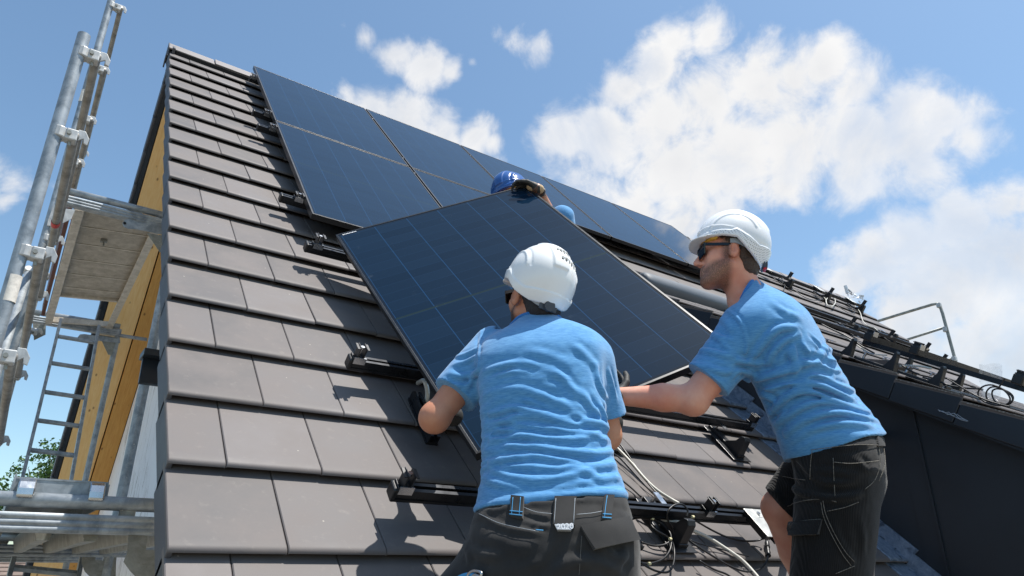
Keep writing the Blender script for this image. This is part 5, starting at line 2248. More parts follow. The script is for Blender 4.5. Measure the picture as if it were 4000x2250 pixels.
def patch(field, quad_px, nu, nv, thick, name, mat, parent, lift=0.0, sag=None):
    """a flat piece of cloth laid on the body: four photo corners"""
    c = [np.array(p, float) for p in quad_px]
    px = []
    for j in range(nv + 1):
        for i in range(nu + 1):
            f, g = i / nu, j / nv
            p = (c[0] * (1 - f) + c[1] * f) * (1 - g) + (c[3] * (1 - f) + c[2] * f) * g
            px.append(tuple(p))
    S_ = trace(field, px)
    N_ = grad(field, S_)
    gg = np.array([(k // (nu + 1)) / nv for k in range(len(px))])
    outp = S_ + N_ * (thick + lift * gg)[:, None] if not np.isscalar(thick) else S_ + N_ * (thick + lift * gg[:, None])
    inn = S_ + N_ * (-0.004)
    m = MB()
    n1 = len(px)
    vs = list(outp) + list(inn)
    fs = []
    for j in range(nv):
        for i in range(nu):
            a = j * (nu + 1) + i
            fs.append((a, a + nu + 1, a + nu + 2, a + 1))
            b = a + n1
            fs.append((b, b + 1, b + nu + 2, b + nu + 1))
    ringi = [i for i in range(nu + 1)] + [(j) * (nu + 1) + nu for j in range(1, nv + 1)] + [nv * (nu + 1) + i for i in range(nu - 1, -1, -1)] + [j * (nu + 1) for j in range(nv - 1, 0, -1)]
    for a, b in zip(ringi, ringi[1:] + ringi[:1]):
        fs.append((a, b, b + n1, a + n1))
    m.add(vs, fs)
    return m.build(name, mat, parent, auto=50)


def seam(field, curves, r, name, mat, parent, lift=0.001):
    m = MB()
    for pts in curves:
        P = spline([np.array([x, y, 0.0]) for x, y in pts], 6)
        S_ = trace(field, [(p[0], p[1]) for p in P])
        ok = np.abs(field(S_)) < 0.02
        S_ = S_[ok]
        if len(S_) > 2:
            S_ = S_ + grad(field, S_) * lift
            m.tube(list(S_), r, 5)
    return m.build(name, mat, parent, smooth=True)


# ================================================================== worker seen from behind
Z5 = lambda x, y: (1500 + x / 1.9317, 1500 + y / 1.9317)
Zc = lambda x, y: (1600 + x / 1.932, 850 + y / 1.932)


def limb(*ps):
    """tapered chain through (point, radius)"""
    out = []
    for (a, ra), (b, rb) in zip(ps, ps[1:]):
        out.append((rcone(a, b, ra, rb), 0.02))
    return out


def worker_front():
    pel, nk = at(2160, 2070, 1.90), at(2100, 1275, 2.29)
    lat = nrm(at(2350, 1420, 2.23) - at(1900, 1360, 2.34))
    shL, shR = at(1902, 1385, 2.33), at(2322, 1440, 2.22)
    elL, wrL = at(1698, 1632, 2.19), at(1752, 1600, 2.41)
    elR, wrR = at(2366, 1700, 2.22), at(2350, 1635, 2.44)
    hc = at(2095, 1172, 2.33)
    f = nrm(math.cos(math.radians(13)) * (math.cos(math.radians(26)) * HF_ - math.sin(math.radians(26)) * RT) + math.sin(math.radians(13)) * ZW)
    H = Head(*head_frame(hc, f, math.radians(-1)))
    HH = Head(*head_frame(hc - RT * 0.010, f + ZW * 0.03, math.radians(-9)))
    hipL, hipR = at(2030, 2140, 1.92), at(2290, 2140, 1.87)
    knL, knR = at(1830, 2350, 1.86), at(2330, 2560, 1.84)
    ftL, ftR = R3(0.62, -0.92, 0.09), R3(1.0, -1.15, 0.09)
    bp = [(-0.05, .175, .125, 0), (0.15, .165, .115, 0), (0.35, .160, .108, 0), (0.55, .168, .112, 0), (0.78, .180, .110, 0), (0.88, .150, .080, 0), (0.96, .06, .05, 0)]
    tr = trunk(pel, nk, lat, bp)
    parts = H.parts(nk, 0.060)
    parts += [(tr, 0.04)]
    parts += limb((shL, .062), (elL, .041), (wrL, .032)) + [(ball(elL, .042), .03)]
    parts += limb((shR, .062), (elR, .048), (wrR, .030))
    parts += limb((hipL, .10), (knL, .065), (ftL, .045)) + limb((hipR, .10), (knR, .065), (ftR, .045))
    body_f = H.ears(union(parts))
    pts = [H.w(0, 0, 0.14), pel, nk, shL, shR, elL, elR, wrL, wrR, knL, knR, ftL, ftR, hc]
    lo, hi = bounds(pts, 0.13)

    def det(P, d):
        b = H.beard(P, neckline=-0.12)
        return d - 0.0025 * b + 0.0008 * pnoise(P * 60)
    person = field_mesh('person', M['skin1'], None, body_f, lo, hi, 0.0055, det, {'beard': lambda V: H.beard(V, neckline=-0.12)})
    tag(person, 'worker seen from behind in blue T-shirt, charcoal trousers and white helmet with vents', 'person', 'workers in blue T-shirts')
    hair(H, person, M['hair1'], nape=-0.082, curl=0.002)
    glasses(H, person)
    helmet(HH, person, M['h_white'], 'white safety helmet with two rows of vent slots', back=-0.030)
    # ---------------- T-shirt
    sp = [(-0.02, .224, .162, 0), (0.10, .212, .152, -0.004), (0.25, .190, .138, -0.010), (0.42, .184, .130, -0.018), (0.60, .190, .134, -0.028), (0.76, .206, .132, -0.030), (0.87, .198, .112, -0.018), (0.94, .150, .090, -0.006), (0.985, .088, .074, 0), (1.02, .069, .064, 0)]
    st = trunk(pel, nk, lat, sp)
    hemL = shL + (elL - shL) * 0.66
    hemR = shR + (elR - shR) * 0.72
    dL, dR = nrm(elL - shL), nrm(elR - shR)
    shp = [(st, 0), (rcone(shL + nrm(nk - shL) * 0.03, hemL + dL * 0.05, .082, .075), .055), (rcone(shR + nrm(nk - shR) * 0.03, hemR + dR * 0.05, .084, .078), .055)]
    base = union(shp)
    A_, x_, y_, z_, Ln = st.frame
    hp = trace(base, [Z5(690, 790), Z5(1250, 878), Z5(1825, 890)])
    hn = nrm(np.cross(hp[1] - hp[0], hp[2] - hp[1]))
    hn = nrm(z_ * 0.97 + y_ * -0.22)
    h0 = hp[1]

    def cuts(P):
        c = np.maximum(-((P - h0) @ hn) + 0.004 * np.sin((P @ x_) * 26), neckcut(P, nk, y_, z_, 0.22, 0.004))
        for s0, dd in ((hemL, dL), (hemR, dR)):
            al = (P - s0) @ dd
            near = np.linalg.norm(P - s0 - al[:, None] * dd, axis=1) < 0.115
            c = np.where(near & (al > -0.02) & (al < 0.14), np.maximum(c, al), c)
        return c

    def shirt_f(P):
        return np.maximum(base(P), cuts(P))
    fo = Folds(base)
    for pts_, a, w_ in ([[(830, 110), (1000, 70), (1150, 75), (1300, 130), (1450, 175)], .006, .012], [[(800, 230), (900, 195), (1000, 180), (1150, 205), (1290, 240), (1420, 255)], .0075, .011],
                        [[(790, 325), (900, 280), (1050, 232), (1200, 240), (1400, 295), (1580, 290)], .0085, .012], [[(795, 425), (950, 398), (1100, 395), (1250, 420), (1450, 420), (1640, 355)], .008, .011],
                        [[(830, 490), (1000, 462), (1200, 478), (1400, 505), (1600, 522), (1740, 500)], .008, .011], [[(790, 590), (950, 560), (1150, 545), (1350, 572), (1520, 545)], .007, .010],
                        [[(800, 640), (900, 690), (1050, 715), (1200, 720), (1400, 690), (1600, 630), (1760, 595)], .010, .014], [[(715, 700), (850, 745), (1000, 770), (1150, 765)], .006, .012],
                        [[(1330, 130), (1420, 215), (1530, 270), (1640, 300), (1720, 350)], .008, .012], [[(1620, 130), (1670, 240), (1700, 330), (1740, 430)], .008, .012],
                        [[(1500, 60), (1560, 160), (1650, 260)], .006, .012], [[(1480, 640), (1620, 700), (1770, 705)], .006, .012], [[(1300, 780), (1500, 735), (1700, 720)], .005, .011],
                        [[(760, 400), (860, 350), (980, 330)], .006, .010], [[(1240, 330), (1400, 350), (1560, 370), (1680, 420)], .006, .010], [[(900, 620), (1100, 625), (1300, 640), (1480, 610)], .006, .010],
                        [[(1050, 120), (1150, 150), (1250, 190)], .005, .009]):
        fo.add([Z5(*q) for q in pts_], a, w_)
    for pts_, a, w_ in ([[(560, 1160), (700, 1115), (850, 1095), (1000, 1125)], .0055, .013], [[(1040, 1150), (1150, 1200), (1230, 1290), (1330, 1370)], .008, .013],
                        [[(1410, 1110), (1430, 1230), (1490, 1370)], .007, .013], [[(1230, 960), (1330, 1040), (1420, 1130)], .004, .016], [[(900, 1010), (1050, 1040), (1200, 1100)], .003, .016],
                        [[(335, 1050), (420, 1030), (505, 990)], .006, .010], [[(330, 1110), (420, 1090), (520, 1040)], .005, .010], [[(290, 1170), (400, 1200), (500, 1170)], .005, .012],
                        [[(430, 1290), (480, 1200), (525, 1120)], .007, .011], [[(230, 1250), (330, 1270), (450, 1250)], .004, .010], [[(535, 850), (530, 940), (520, 1040), (515, 1160)], .004, .007],
                        [[(640, 1200), (760, 1165), (900, 1160)], .005, .010], [[(560, 1340), (700, 1300), (850, 1290), (1000, 1320)], .006, .012],
                        [[(1500, 1150), (1530, 1260), (1560, 1390)], .006, .011]):
        fo.add([Zc(*q) for q in pts_], a, w_)
    def sdet(P, d):
        q = P - A_
        s = q @ z_ / Ln
        X, Y = q @ x_, q @ y_
        c = np.stack([X * 7, Y * 7, s * Ln * 30 + 2.2 * np.sin(X * 8 + s * 3)], 1)
        n = pnoise(c)
        c2 = np.stack([X * 12 + s * 3, Y * 12, s * Ln * 48], 1)
        n2 = pnoise(c2 + 5)
        wgt = np.clip((0.72 - s) / 0.4, 0.12, 1)
        b = base(P)
        b2 = fo(P, b.copy())
        lowf = np.clip((s - 0.14) / 0.12, 0.15, 1)
        b2 = b2 - lowf * wgt * (0.0085 * (0.35 - np.abs(n) * 2.0) + 0.003 * n2) + 0.0055 * pnoise(P * 8 + 3)
        # a stitched hem: a faint step two centimetres above the edge
        hh = (P - h0) @ hn
        b2 = b2 - 0.003 * np.exp(-((hh - 0.012) / 0.008) ** 2) + 0.0015 * np.exp(-((hh - 0.026) / 0.003) ** 2)
        return np.maximum(b2, cuts(P))
    pts = [hemL, hemR, shL, shR, pel, nk]
    lo, hi = bounds(pts, 0.25)
    shirt = field_mesh('shirt', M['shirt'], person, shirt_f, lo, hi, 0.0045, sdet)
    neckline(base, nk, x_, y_, z_, 0.22, 0.004, 0.0062, M['collar'], shirt)
    # ---------------- trousers
    tp = [(-0.32, .19, .15, 0.0), (-0.20, .216, .165, -0.012), (-0.08, .218, .165, -0.018), (0.02, .208, .152, -0.01), (0.10, .206, .146, -0.006), (0.15, .198, .136, -0.005), (0.28, .185, .122, -0.005)]
    tk = trunk(pel, nk, lat, tp)
    tparts = [(tk, 0), (rcone(hipL, knL, .125, .098), .05), (rcone(hipR, knR, .125, .095), .05), (rcone(knL, ftL, .095, .075), .02), (rcone(knR, ftR, .095, .075), .02),
              (ell(hipL - y_ * 0.06, np.stack([x_, y_, z_]), (.10, .085, .10)), .05), (ell(hipR - y_ * 0.06, np.stack([x_, y_, z_]), (.10, .085, .10)), .05)]
    tb_ = union(tparts)
    w0 = pel + z_ * Ln * 0.215

    def trous_f(P):
        d = tb_(P)
        d = np.maximum(d, (P - w0) @ nrm(z_ * 0.95 + y_ * -0.3))
        return np.where((P - h0) @ hn > 0.002, np.maximum(d, base(P) + 0.016), d)
    tf = Folds(tb_)
    for pts_, a, w_ in ([[(1080, 960), (1150, 985), (1220, 995), (1270, 990)], .005, .009], [[(1060, 1040), (1200, 1070), (1290, 1075)], .004, .008], [[(720, 980), (820, 1040), (950, 1090), (1180, 1125)], .005, .009],
                        [[(1290, 1400), (1400, 1350), (1550, 1340), (1700, 1370), (1800, 1420)], .009, .016], [[(640, 1250), (750, 1290), (900, 1300)], .006, .014], [[(1450, 1180), (1440, 1300), (1430, 1420)], .003, .008],
                        [[(1330, 1120), (1320, 1250), (1240, 1390), (1100, 1449)], -.008, .016], [[(1650, 1250), (1750, 1300), (1830, 1300)], .007, .014], [[(1700, 1400), (1780, 1350), (1840, 1260)], .008, .014],
                        [[(560, 1180), (620, 1240), (650, 1330)], .007, .014], [[(800, 1180), (1000, 1230), (1180, 1220)], .003, .02]):
        tf.add([Z5(*q) for q in pts_], a, w_)

    def tdet(P, d):
        b = tb_(P)
        b2 = tf(P, b.copy()) + 0.004 * pnoise(P * 11) + 0.0016 * pnoise(P * 30)
        s = ((P - pel) @ z_) / Ln
        b2 = b2 - 0.003 * np.clip((s - 0.02) / 0.006, 0, 1)
        isb = np.abs(d - b) < 1e-9
        return np.where(isb, b2, np.maximum(b2, d))
    lo, hi = bounds([pel, hipL, hipR, knL, knR, ftL, ftR, w0], 0.24)
    hi[2] = max(hi[2], w0[2] + 0.05)
    trs = field_mesh('trousers', M['charcoal'], person, trous_f, lo, hi, 0.006, tdet)
    for qd, lab in (([(968, 850), (1062, 862), (1052, 1025), (960, 1008)], 'belt_loop'), ([(1290, 860), (1452, 862), (1440, 1078), (1278, 1072)], 'belt_loop'), ([(1655, 850), (1722, 850), (1702, 1040), (1634, 1036)], 'belt_loop')):
        patch(tb_, [Z5(*p) for p in qd], 3, 6, 0.0105, lab, M['charcoal'], trs)
    patch(tb_, [Z5(1482, 1080), Z5(1830, 1010), Z5(1885, 1180), Z5(1580, 1255)], 8, 6, 0.010, 'pocket_flap', M['charcoal'], trs, lift=0.010)
    patch(tb_, [Z5(1290, 1076), Z5(1430, 1070), Z5(1410, 1115), Z5(1310, 1112)], 3, 2, 0.012, 'tag', M['h_grey'], trs, lift=0.004)
    for cs_, mt_, rr_, lf_ in (([(962, 975), (1055, 985)], 'bluestitch', .0013, .0115), ([(960, 1000), (1052, 1012)], 'bluestitch', .0013, .0115), ([(1640, 1000), (1702, 1003)], 'bluestitch', .0013, .0115), ([(1636, 1025), (1700, 1030)], 'bluestitch', .0013, .0115),
                                ([(985, 870), (975, 1005)], 'bluestitch', .0009, .0115), ([(1040, 870), (1030, 1010)], 'bluestitch', .0009, .0115), ([(1668, 860), (1650, 1030)], 'bluestitch', .0009, .0115), ([(1150, 1108), (1205, 1112)], 'bluestitch', .0013, .007),
                                ([(1060, 940), (1150, 975), (1270, 990)], 'h_grey', .0008, .006), ([(1450, 995), (1560, 985), (1640, 970)], 'h_grey', .0008, .006), ([(730, 985), (900, 1065), (1170, 1120)], 'h_grey', .0008, .006),
                                ([(1300, 880), (1288, 1065)], 'h_grey', .0008, .0115), ([(1440, 880), (1430, 1065)], 'h_grey', .0008, .0115), ([(1490, 1150), (1480, 1300), (1470, 1440)], 'dkstitch', .0008, .005)):
        seam(tb_, [[Z5(x, y) for x, y in cs_]], rr_, 'stitching', M[mt_], trs, lift=lf_)
    # the printed year on the tag
    tc_ = trace(tb_, [Z5(1368, 1094)])
    tn = grad(tb_, tc_)[0]
    cu = bpy.data.curves.new('tag_text', 'FONT')
    cu.body = '2020'
    cu.align_x = 'CENTER'
    cu.align_y = 'CENTER'
    cu.size = 0.021
    cu.extrude = 0.0003
    to = bpy.data.objects.new('tag_text', cu)
    COL.objects.link(to)
    zt = tn
    xt = nrm(RT - zt * (RT @ zt) + UP * 0.03)
    bpy.context.view_layer.update()
    tm = bpy.data.meshes.new_from_object(to)
    bpy.data.objects.remove(to)
    tm.transform(basis(tc_[0] + tn * 0.0150, xt, np.cross(zt, xt), zt))
    link_mesh('tag_text', tm, M['label'], trs)
    # carabiner and blue cord at the left pocket
    m = MB()
    loop = [Z5(640, 1440), Z5(640, 1410), Z5(680, 1385), Z5(735, 1395), Z5(730, 1425), Z5(690, 1415), Z5(660, 1440), Z5(640, 1475)]
    S_ = trace(tb_, loop) - np.array(FW) * 0.022
    m.tube(spline(list(S_), 5), 0.0042, 8)
    m.build('carabiner', M['steel'], trs, smooth=True)
    m = MB()
    S_ = trace(tb_, [Z5(540, 1460), Z5(590, 1430), Z5(640, 1418), Z5(700, 1425), Z5(760, 1460)]) - np.array(FW) * 0.016
    m.tube(spline(list(S_), 5), 0.005, 8)
    m.build('cord', M['bluestitch'], trs, smooth=True)
    # gloves gripping the panel edge and the bottom frame
    for wr, d_, pn, th, nm in ((wrL, nrm(LP(0.0, 0.50) - wrL), zd * -0.4 + xd, yd, 'glove'), (wrR, nrm(LP(0.42, 0.0) - wrR), yd, -xd, 'glove')):
        hp_ = union(hand_parts(wr, d_, pn, th, 0.75, 1.05) + [(rcone(wr - d_ * 0.05, wr, .036, .033), .01)])
        lo, hi = bounds([wr, wr + d_ * 0.12], 0.11)
        field_mesh(nm, M['glove'], person, hp_, lo, hi, 0.0045)
    for ft, kn in ((ftL, knL), (ftR, knR)):
        bt = union([(rcone(ft - VV * 0.09 - NN * 0.03, ft + VV * 0.13 - NN * 0.04, .042, .036), 0), (rcone(ft - VV * 0.06, ft + nrm(kn - ft) * 0.12, .05, .058), .03)])
        lo, hi = bounds([ft], 0.26)
        field_mesh('boot', M['boot'], person, bt, lo, hi, 0.008)
    return person


front = worker_front()


# ================================================================== bearded worker on the right
Z6 = lambda x, y: (2500 + x / 1.932, 750 + y / 1.932)
Z7 = lambda x, y: (2900 + x / 1.811, 950 + y / 1.811)
Z8 = lambda x, y: (2300 + x / 1.9317, 1500 + y / 1.9317)


def worker_right():
    pel, nk = at(3285, 1790, 2.46), at(2908, 1142, 2.60)
    lat = nrm(FW * 0.80 + RT * 0.58 + UP * -0.10)
    shL, shR = at(2905, 1325, 2.46), at(3065, 1270, 2.74)
    elL, wrL = at(2708, 1560, 2.42), at(2402, 1547, 2.47)
    elR, wrR = at(2800, 1500, 2.86), at(2668, 1560, 2.74)
    hc = at(2846, 1008, 2.62)
    f = nrm(-RT * 0.985 + HF_ * 0.17 + ZW * 0.07)
    H = Head(*head_frame(hc, f, math.radians(-1)))
    hipL, hipR = at(3275, 1830, 2.37), at(3235, 1815, 2.58)
    knL, knR = at(3235, 2370, 2.28), at(3048, 1985, 2.62)
    ftL, ftR = at(3330, 2850, 2.25), at(3215, 2440, 2.62)
    bp = [(-0.05, .165, .115, 0), (0.2, .16, .112, 0), (0.5, .165, .112, 0), (0.78, .185, .115, 0), (0.9, .165, .092, 0), (0.98, .08, .06, 0)]
    tr = trunk(pel, nk, lat, bp)
    parts = H.parts(nk, 0.066) + [(tr, .04)]
    # muscled forearm
    fm = elL * 0.62 + wrL * 0.38
    parts += limb((shL, .064), (elL, .050), (fm + UP * 0.002, .046), (wrL, .029)) + [(ball(elL - UP * 0.006, .049), .02)]
    parts += limb((shR, .062), (elR, .048), (wrR, .030))
    parts += limb((hipL, .11), (knL, .07), (ftL, .045)) + limb((hipR, .11), (knR, .066), (knR * 0.62 + ftR * 0.38, .060), (ftR, .042))
    body_f = H.ears(union(parts))
    pts = [H.w(0, 0, .14), pel, nk, shL, shR, elL, elR, wrL, wrR, knL, knR, ftL, ftR]
    lo, hi = bounds(pts, 0.13)

    def det(P, d):
        b = H.beard(P, neckline=-0.135)
        n = pnoise(P * 150)
        return d - b * (0.005 + 0.003 * n) + 0.0008 * pnoise(P * 60)
    person = field_mesh('person', M['skin2'], None, body_f, lo, hi, 0.0052, det, {'beard': lambda V: 0.85 * H.beard(V, neckline=-0.135)})
    tag(person, 'bearded worker in profile with black sunglasses, blue T-shirt, black shorts and white helmet', 'person', 'workers in blue T-shirts')
    hair(H, person, M['hair2'], nape=-0.092, curl=0.0045)
    glasses(H, person)
    helmet(H, person, M['h_perf'], 'white safety helmet with dotted grey rim band', perf=True, back=-0.046, vents=False)
    # ---------------- T-shirt
    sp = [(-0.10, .215, .180, .004), (0.08, .214, .168, .002), (0.25, .206, .148, 0.0), (0.42, .204, .140, -0.008), (0.60, .206, .142, -0.015), (0.76, .214, .138, -0.018), (0.88, .200, .114, -0.012), (0.95, .140, .090, -0.004), (1.0, .085, .07, 0), (1.03, .070, .064, 0)]
    st = trunk(pel, nk, lat, sp)
    A_, x_, y_, z_, Ln = st.frame
    dL, dR = nrm(elL - shL), nrm(elR - shR)
    hemL = shL + (elL - shL) * 0.70
    hemR = shR + (elR - shR) * 0.72
    shp = [(st, 0), (rcone(shL + nrm(nk - shL) * 0.03, hemL + dL * 0.05, .088, .083), .06), (rcone(shR, hemR + dR * 0.05, .084, .078), .055)]
    base = union(shp)
    pf_, pb_ = at(3055, 1808, 2.40), at(3470, 1688, 2.48)
    hn = nrm(np.cross(pb_ - pf_, ray(3260, 1745)))
    if hn @ z_ < 0: hn = -hn

    def cuts(P):
        c = np.maximum(-((P - pf_) @ hn) + 0.006 * np.sin(P @ x_ * 22), neckcut(P, nk, y_, z_, 0.75, 0.020))
        for s0, dd in ((hemL, dL), (hemR, dR)):
            al = (P - s0) @ dd
            near = np.linalg.norm(P - s0 - al[:, None] * dd, axis=1) < 0.125
            c = np.where(near & (al > -0.02) & (al < 0.14), np.maximum(c, al), c)
        return c

    def shirt_f(P):
        return np.maximum(base(P), cuts(P))
    fo = Folds(base, 2.3)
    for pts_, a, w_ in ([[(60, 830), (140, 720), (200, 650), (280, 600), (400, 600)], .007, .014], [[(170, 860), (220, 770), (300, 690), (400, 640)], .006, .012],
                        [[(100, 1010), (240, 975), (380, 945), (500, 895), (620, 925)], -.009, .014], [[(90, 960), (230, 925), (350, 880), (450, 850)], .008, .015], [[(250, 1100), (380, 1040), (500, 1000), (640, 1040), (800, 1110)], .010, .013],
                        [[(220, 1170), (330, 1090), (470, 1050), (620, 1090), (760, 1130), (920, 1160)], .008, .012], [[(260, 1270), (400, 1170), (560, 1120), (720, 1150), (900, 1190)], .009, .012],
                        [[(300, 1350), (450, 1250), (650, 1200), (850, 1220), (970, 1260)], .008, .013], [[(360, 1400), (520, 1310), (720, 1270), (930, 1290)], .006, .014],
                        [[(390, 700), (420, 770), (480, 815), (540, 800)], -.010, .013], [[(560, 830), (640, 865), (720, 880), (770, 940)], -.008, .013], [[(340, 760), (370, 840), (380, 930)], .009, .014],
                        [[(450, 850), (560, 790), (600, 740)], .007, .014], [[(480, 660), (560, 740), (620, 800)], -.006, .012], [[(590, 720), (700, 830), (790, 940)], .006, .014],
                        [[(220, 420), (300, 480), (400, 520)], .003, .018], [[(120, 270), (140, 300), (150, 330)], -.006, .010], [[(200, 265), (260, 290), (300, 320)], .004, .012],
                        [[(40, 1060), (160, 1080), (230, 1130)], .007, .014], [[(120, 1250), (200, 1200), (260, 1120)], .007, .013], [[(150, 1380), (230, 1290), (290, 1200)], .007, .013],
                        [[(-40, 1180), (60, 1240), (120, 1330)], .006, .014], [[(640, 990), (760, 1030), (880, 1080)], .007, .012]):
        fo.add([Z7(*q) for q in pts_], a, w_)
    for pts_, a, w_ in ([[(560, 890), (650, 890), (740, 960), (790, 1060), (805, 1160), (795, 1250)], .0045, .007], [[(520, 930), (620, 960), (690, 1040)], .005, .013], [[(450, 1060), (560, 1080), (690, 1130)], .006, .013],
                        [[(390, 1180), (520, 1200), (680, 1240)], .007, .013], [[(340, 1300), (470, 1310), (640, 1360), (740, 1340)], .006, .012], [[(480, 1010), (600, 1120), (700, 1230)], .005, .012],
                        [[(700, 1400), (760, 1350), (850, 1380)], .007, .012], [[(720, 1260), (800, 1290), (900, 1300)], .006, .013]):
        fo.add([Z6(*q) for q in pts_], a, w_)

    def sdet(P, d):
        q = P - A_
        s = q @ z_ / Ln
        X, Y = q @ x_, q @ y_
        c = np.stack([X * 5 + s * 3, Y * 5, s * Ln * 19 + X * 6 + Y * 5], 1)
        n = pnoise(c)
        n2 = pnoise(np.stack([X * 16, Y * 16, s * Ln * 44], 1) + 7)
        wgt = np.clip((0.80 - s) / 0.4, 0.12, 1)
        b = base(P)
        b2 = fo(P, b.copy()) - wgt * (0.0045 * (0.35 - np.abs(n) * 2.0) + 0.0015 * n2) + 0.005 * pnoise(P * 9 + 3)
        return np.maximum(b2, cuts(P))
    lo, hi = bounds([hemL, hemR, shL, shR, pel, nk], 0.26)
    shirt = field_mesh('shirt', M['shirt'], person, shirt_f, lo, hi, 0.0047, sdet)
    neckline(base, nk, x_, y_, z_, 0.75, 0.020, 0.0065, M['collar'], shirt)
    # ---------------- shorts
    tp = [(-0.20, .11, .09, 0.0), (-0.08, .165, .120, -0.006), (0.02, .188, .138, -0.010), (0.14, .186, .136, -0.005), (0.2, .184, .134, 0)]
    tk = trunk(pel, nk, lat, tp)
    kL = hipL + (knL - hipL) * 0.95
    tparts = [(tk, 0), (rcone(hipL, knL, .138, .122), .05), (rcone(hipR, knR, .128, .088), .05), (ell(hipL * 0.5 + hipR * 0.5 - y_ * 0.035 + z_ * 0.06, np.stack([x_, y_, z_]), (.145, .085, .11)), .04)]
    tb_ = union(tparts)
    w0 = pb_ + hn * 0.05
    dk_ = nrm(knR - hipR)
    kcut = knR - dk_ * 0.015

    def trous_f(P):
        d = tb_(P)
        d = np.maximum(d, (P - w0) @ hn)
        d = np.where((P - pf_) @ hn > 0.004, np.maximum(d, base(P) + 0.014), d)
        al = (P - kcut) @ dk_
        near = np.linalg.norm(P - kcut - al[:, None] * dk_, axis=1) < 0.13
        d = np.where(near & (al > -0.03), np.maximum(d, al), d)
        dl = nrm(knL - hipL)
        d = np.maximum(d, (P - knL) @ dl - 0.02)
        return d
    tf = Folds(tb_)
    for pts_, a, w_ in ([[(1560, 600), (1620, 690), (1700, 760), (1800, 800), (1960, 800), (2080, 760)], -.010, .016], [[(1500, 760), (1600, 820), (1760, 860), (1900, 850), (2030, 830)], .008, .014],
                        [[(1480, 920), (1600, 900), (1720, 880), (1850, 900), (2030, 870)], .007, .013], [[(1500, 1000), (1640, 960), (1780, 960), (1900, 980), (2030, 940)], .006, .013], [[(1700, 420), (1850, 480), (2000, 470), (2180, 440)], .004, .010],
                        [[(1700, 650), (1850, 660), (2000, 680), (2150, 640)], .005, .012], [[(2000, 560), (2100, 640), (2200, 640)], .006, .014], [[(1360, 780), (1430, 850), (1480, 950)], .006, .013], [[(2050, 1000), (2070, 1150), (2080, 1300)], .004, .014],
                        [[(1850, 1050), (1900, 1200), (1990, 1340)], .006, .014]):
        tf.add([Z8(*q) for q in pts_], a, w_)

    def tdet(P, d):
        b = tb_(P)
        b2 = tf(P, b.copy()) + 0.005 * pnoise(P * 10) + 0.002 * pnoise(P * 28)
        isb = np.abs(d - b) < 1e-9
        return np.where(isb, b2, np.maximum(b2, d))
    lo, hi = bounds([pel, hipL, hipR, knL, knR, w0], 0.26)
    trs = field_mesh('shorts', M['cord'], person, trous_f, lo, hi, 0.006, tdet)
    for cs_ in ([(1680, 500), (1850, 478), (2050, 462), (2240, 470)],
                [(1690, 510), (1680, 600), (1675, 720)],
                [(1845, 560), (1850, 700), (1860, 880)],
                [(1850, 590), (1980, 600), (2180, 580)],
                [(1500, 920), (1640, 880), (1780, 870), (1870, 890)],
                [(1800, 960), (1930, 930), (2030, 890)],
                [(1770, 880), (1790, 980), (1850, 1120), (1930, 1260), (2000, 1340)],
                [(1755, 890), (1775, 1000), (1830, 1130), (1910, 1280), (1975, 1370)],
                [(1500, 1055), (1640, 1030), (1755, 1020)],
                [(1860, 1430), (1930, 1400), (2000, 1370)],
                [(2180, 480), (2190, 600), (2150, 720), (2080, 790)],
                [(2215, 480), (2225, 600), (2180, 730)],
                [(1490, 1140), (1600, 1135), (1730, 1130), (1745, 1040)],
                [(1470, 700), (1560, 715), (1640, 725)]):
        seam(tb_, [[Z8(x, y) for x, y in cs_]], 0.0011, 'worn_seam', M['stitch'], trs, lift=0.0048)
    patch(tb_, [Z8(1505, 1045), Z8(1765, 1020), Z8(1740, 1135), Z8(1485, 1150)], 8, 4, 0.010, 'pocket_flap', M['cord'], trs, lift=0.012)
    patch(tb_, [Z8(2155, 345), Z8(2195, 340), Z8(2215, 470), Z8(2170, 475)], 3, 5, 0.010, 'belt_loop', M['cord'], trs)
    for wr, d_, pn, th in ((wrL, nrm(LP(0.60, 0.02) - wrL), yd + zd * 0.3, xd), (wrR, nrm(at(2570, 1590, 2.62) - wrR), UP, -FW)):
        hp_ = union(hand_parts(wr, d_, pn, th, 0.8, 1.05) + [(rcone(wr - d_ * 0.04, wr, .034, .031), .01)])
        lo, hi = bounds([wr, wr + d_ * 0.12], 0.11)
        field_mesh('glove', M['glove'], person, hp_, lo, hi, 0.0045)
    for ft, kn in ((ftL, knL), (ftR, knR)):
        bt = union([(rcone(ft - RT * -0.08 - ZW * 0.03, ft - RT * 0.14 - ZW * 0.03, .042, .036), 0), (rcone(ft, ft + nrm(kn - ft) * 0.14, .05, .056), .03)])
        lo, hi = bounds([ft], 0.26)
        field_mesh('boot', M['boot'], person, bt, lo, hi, 0.008)
    return person


right = worker_right()


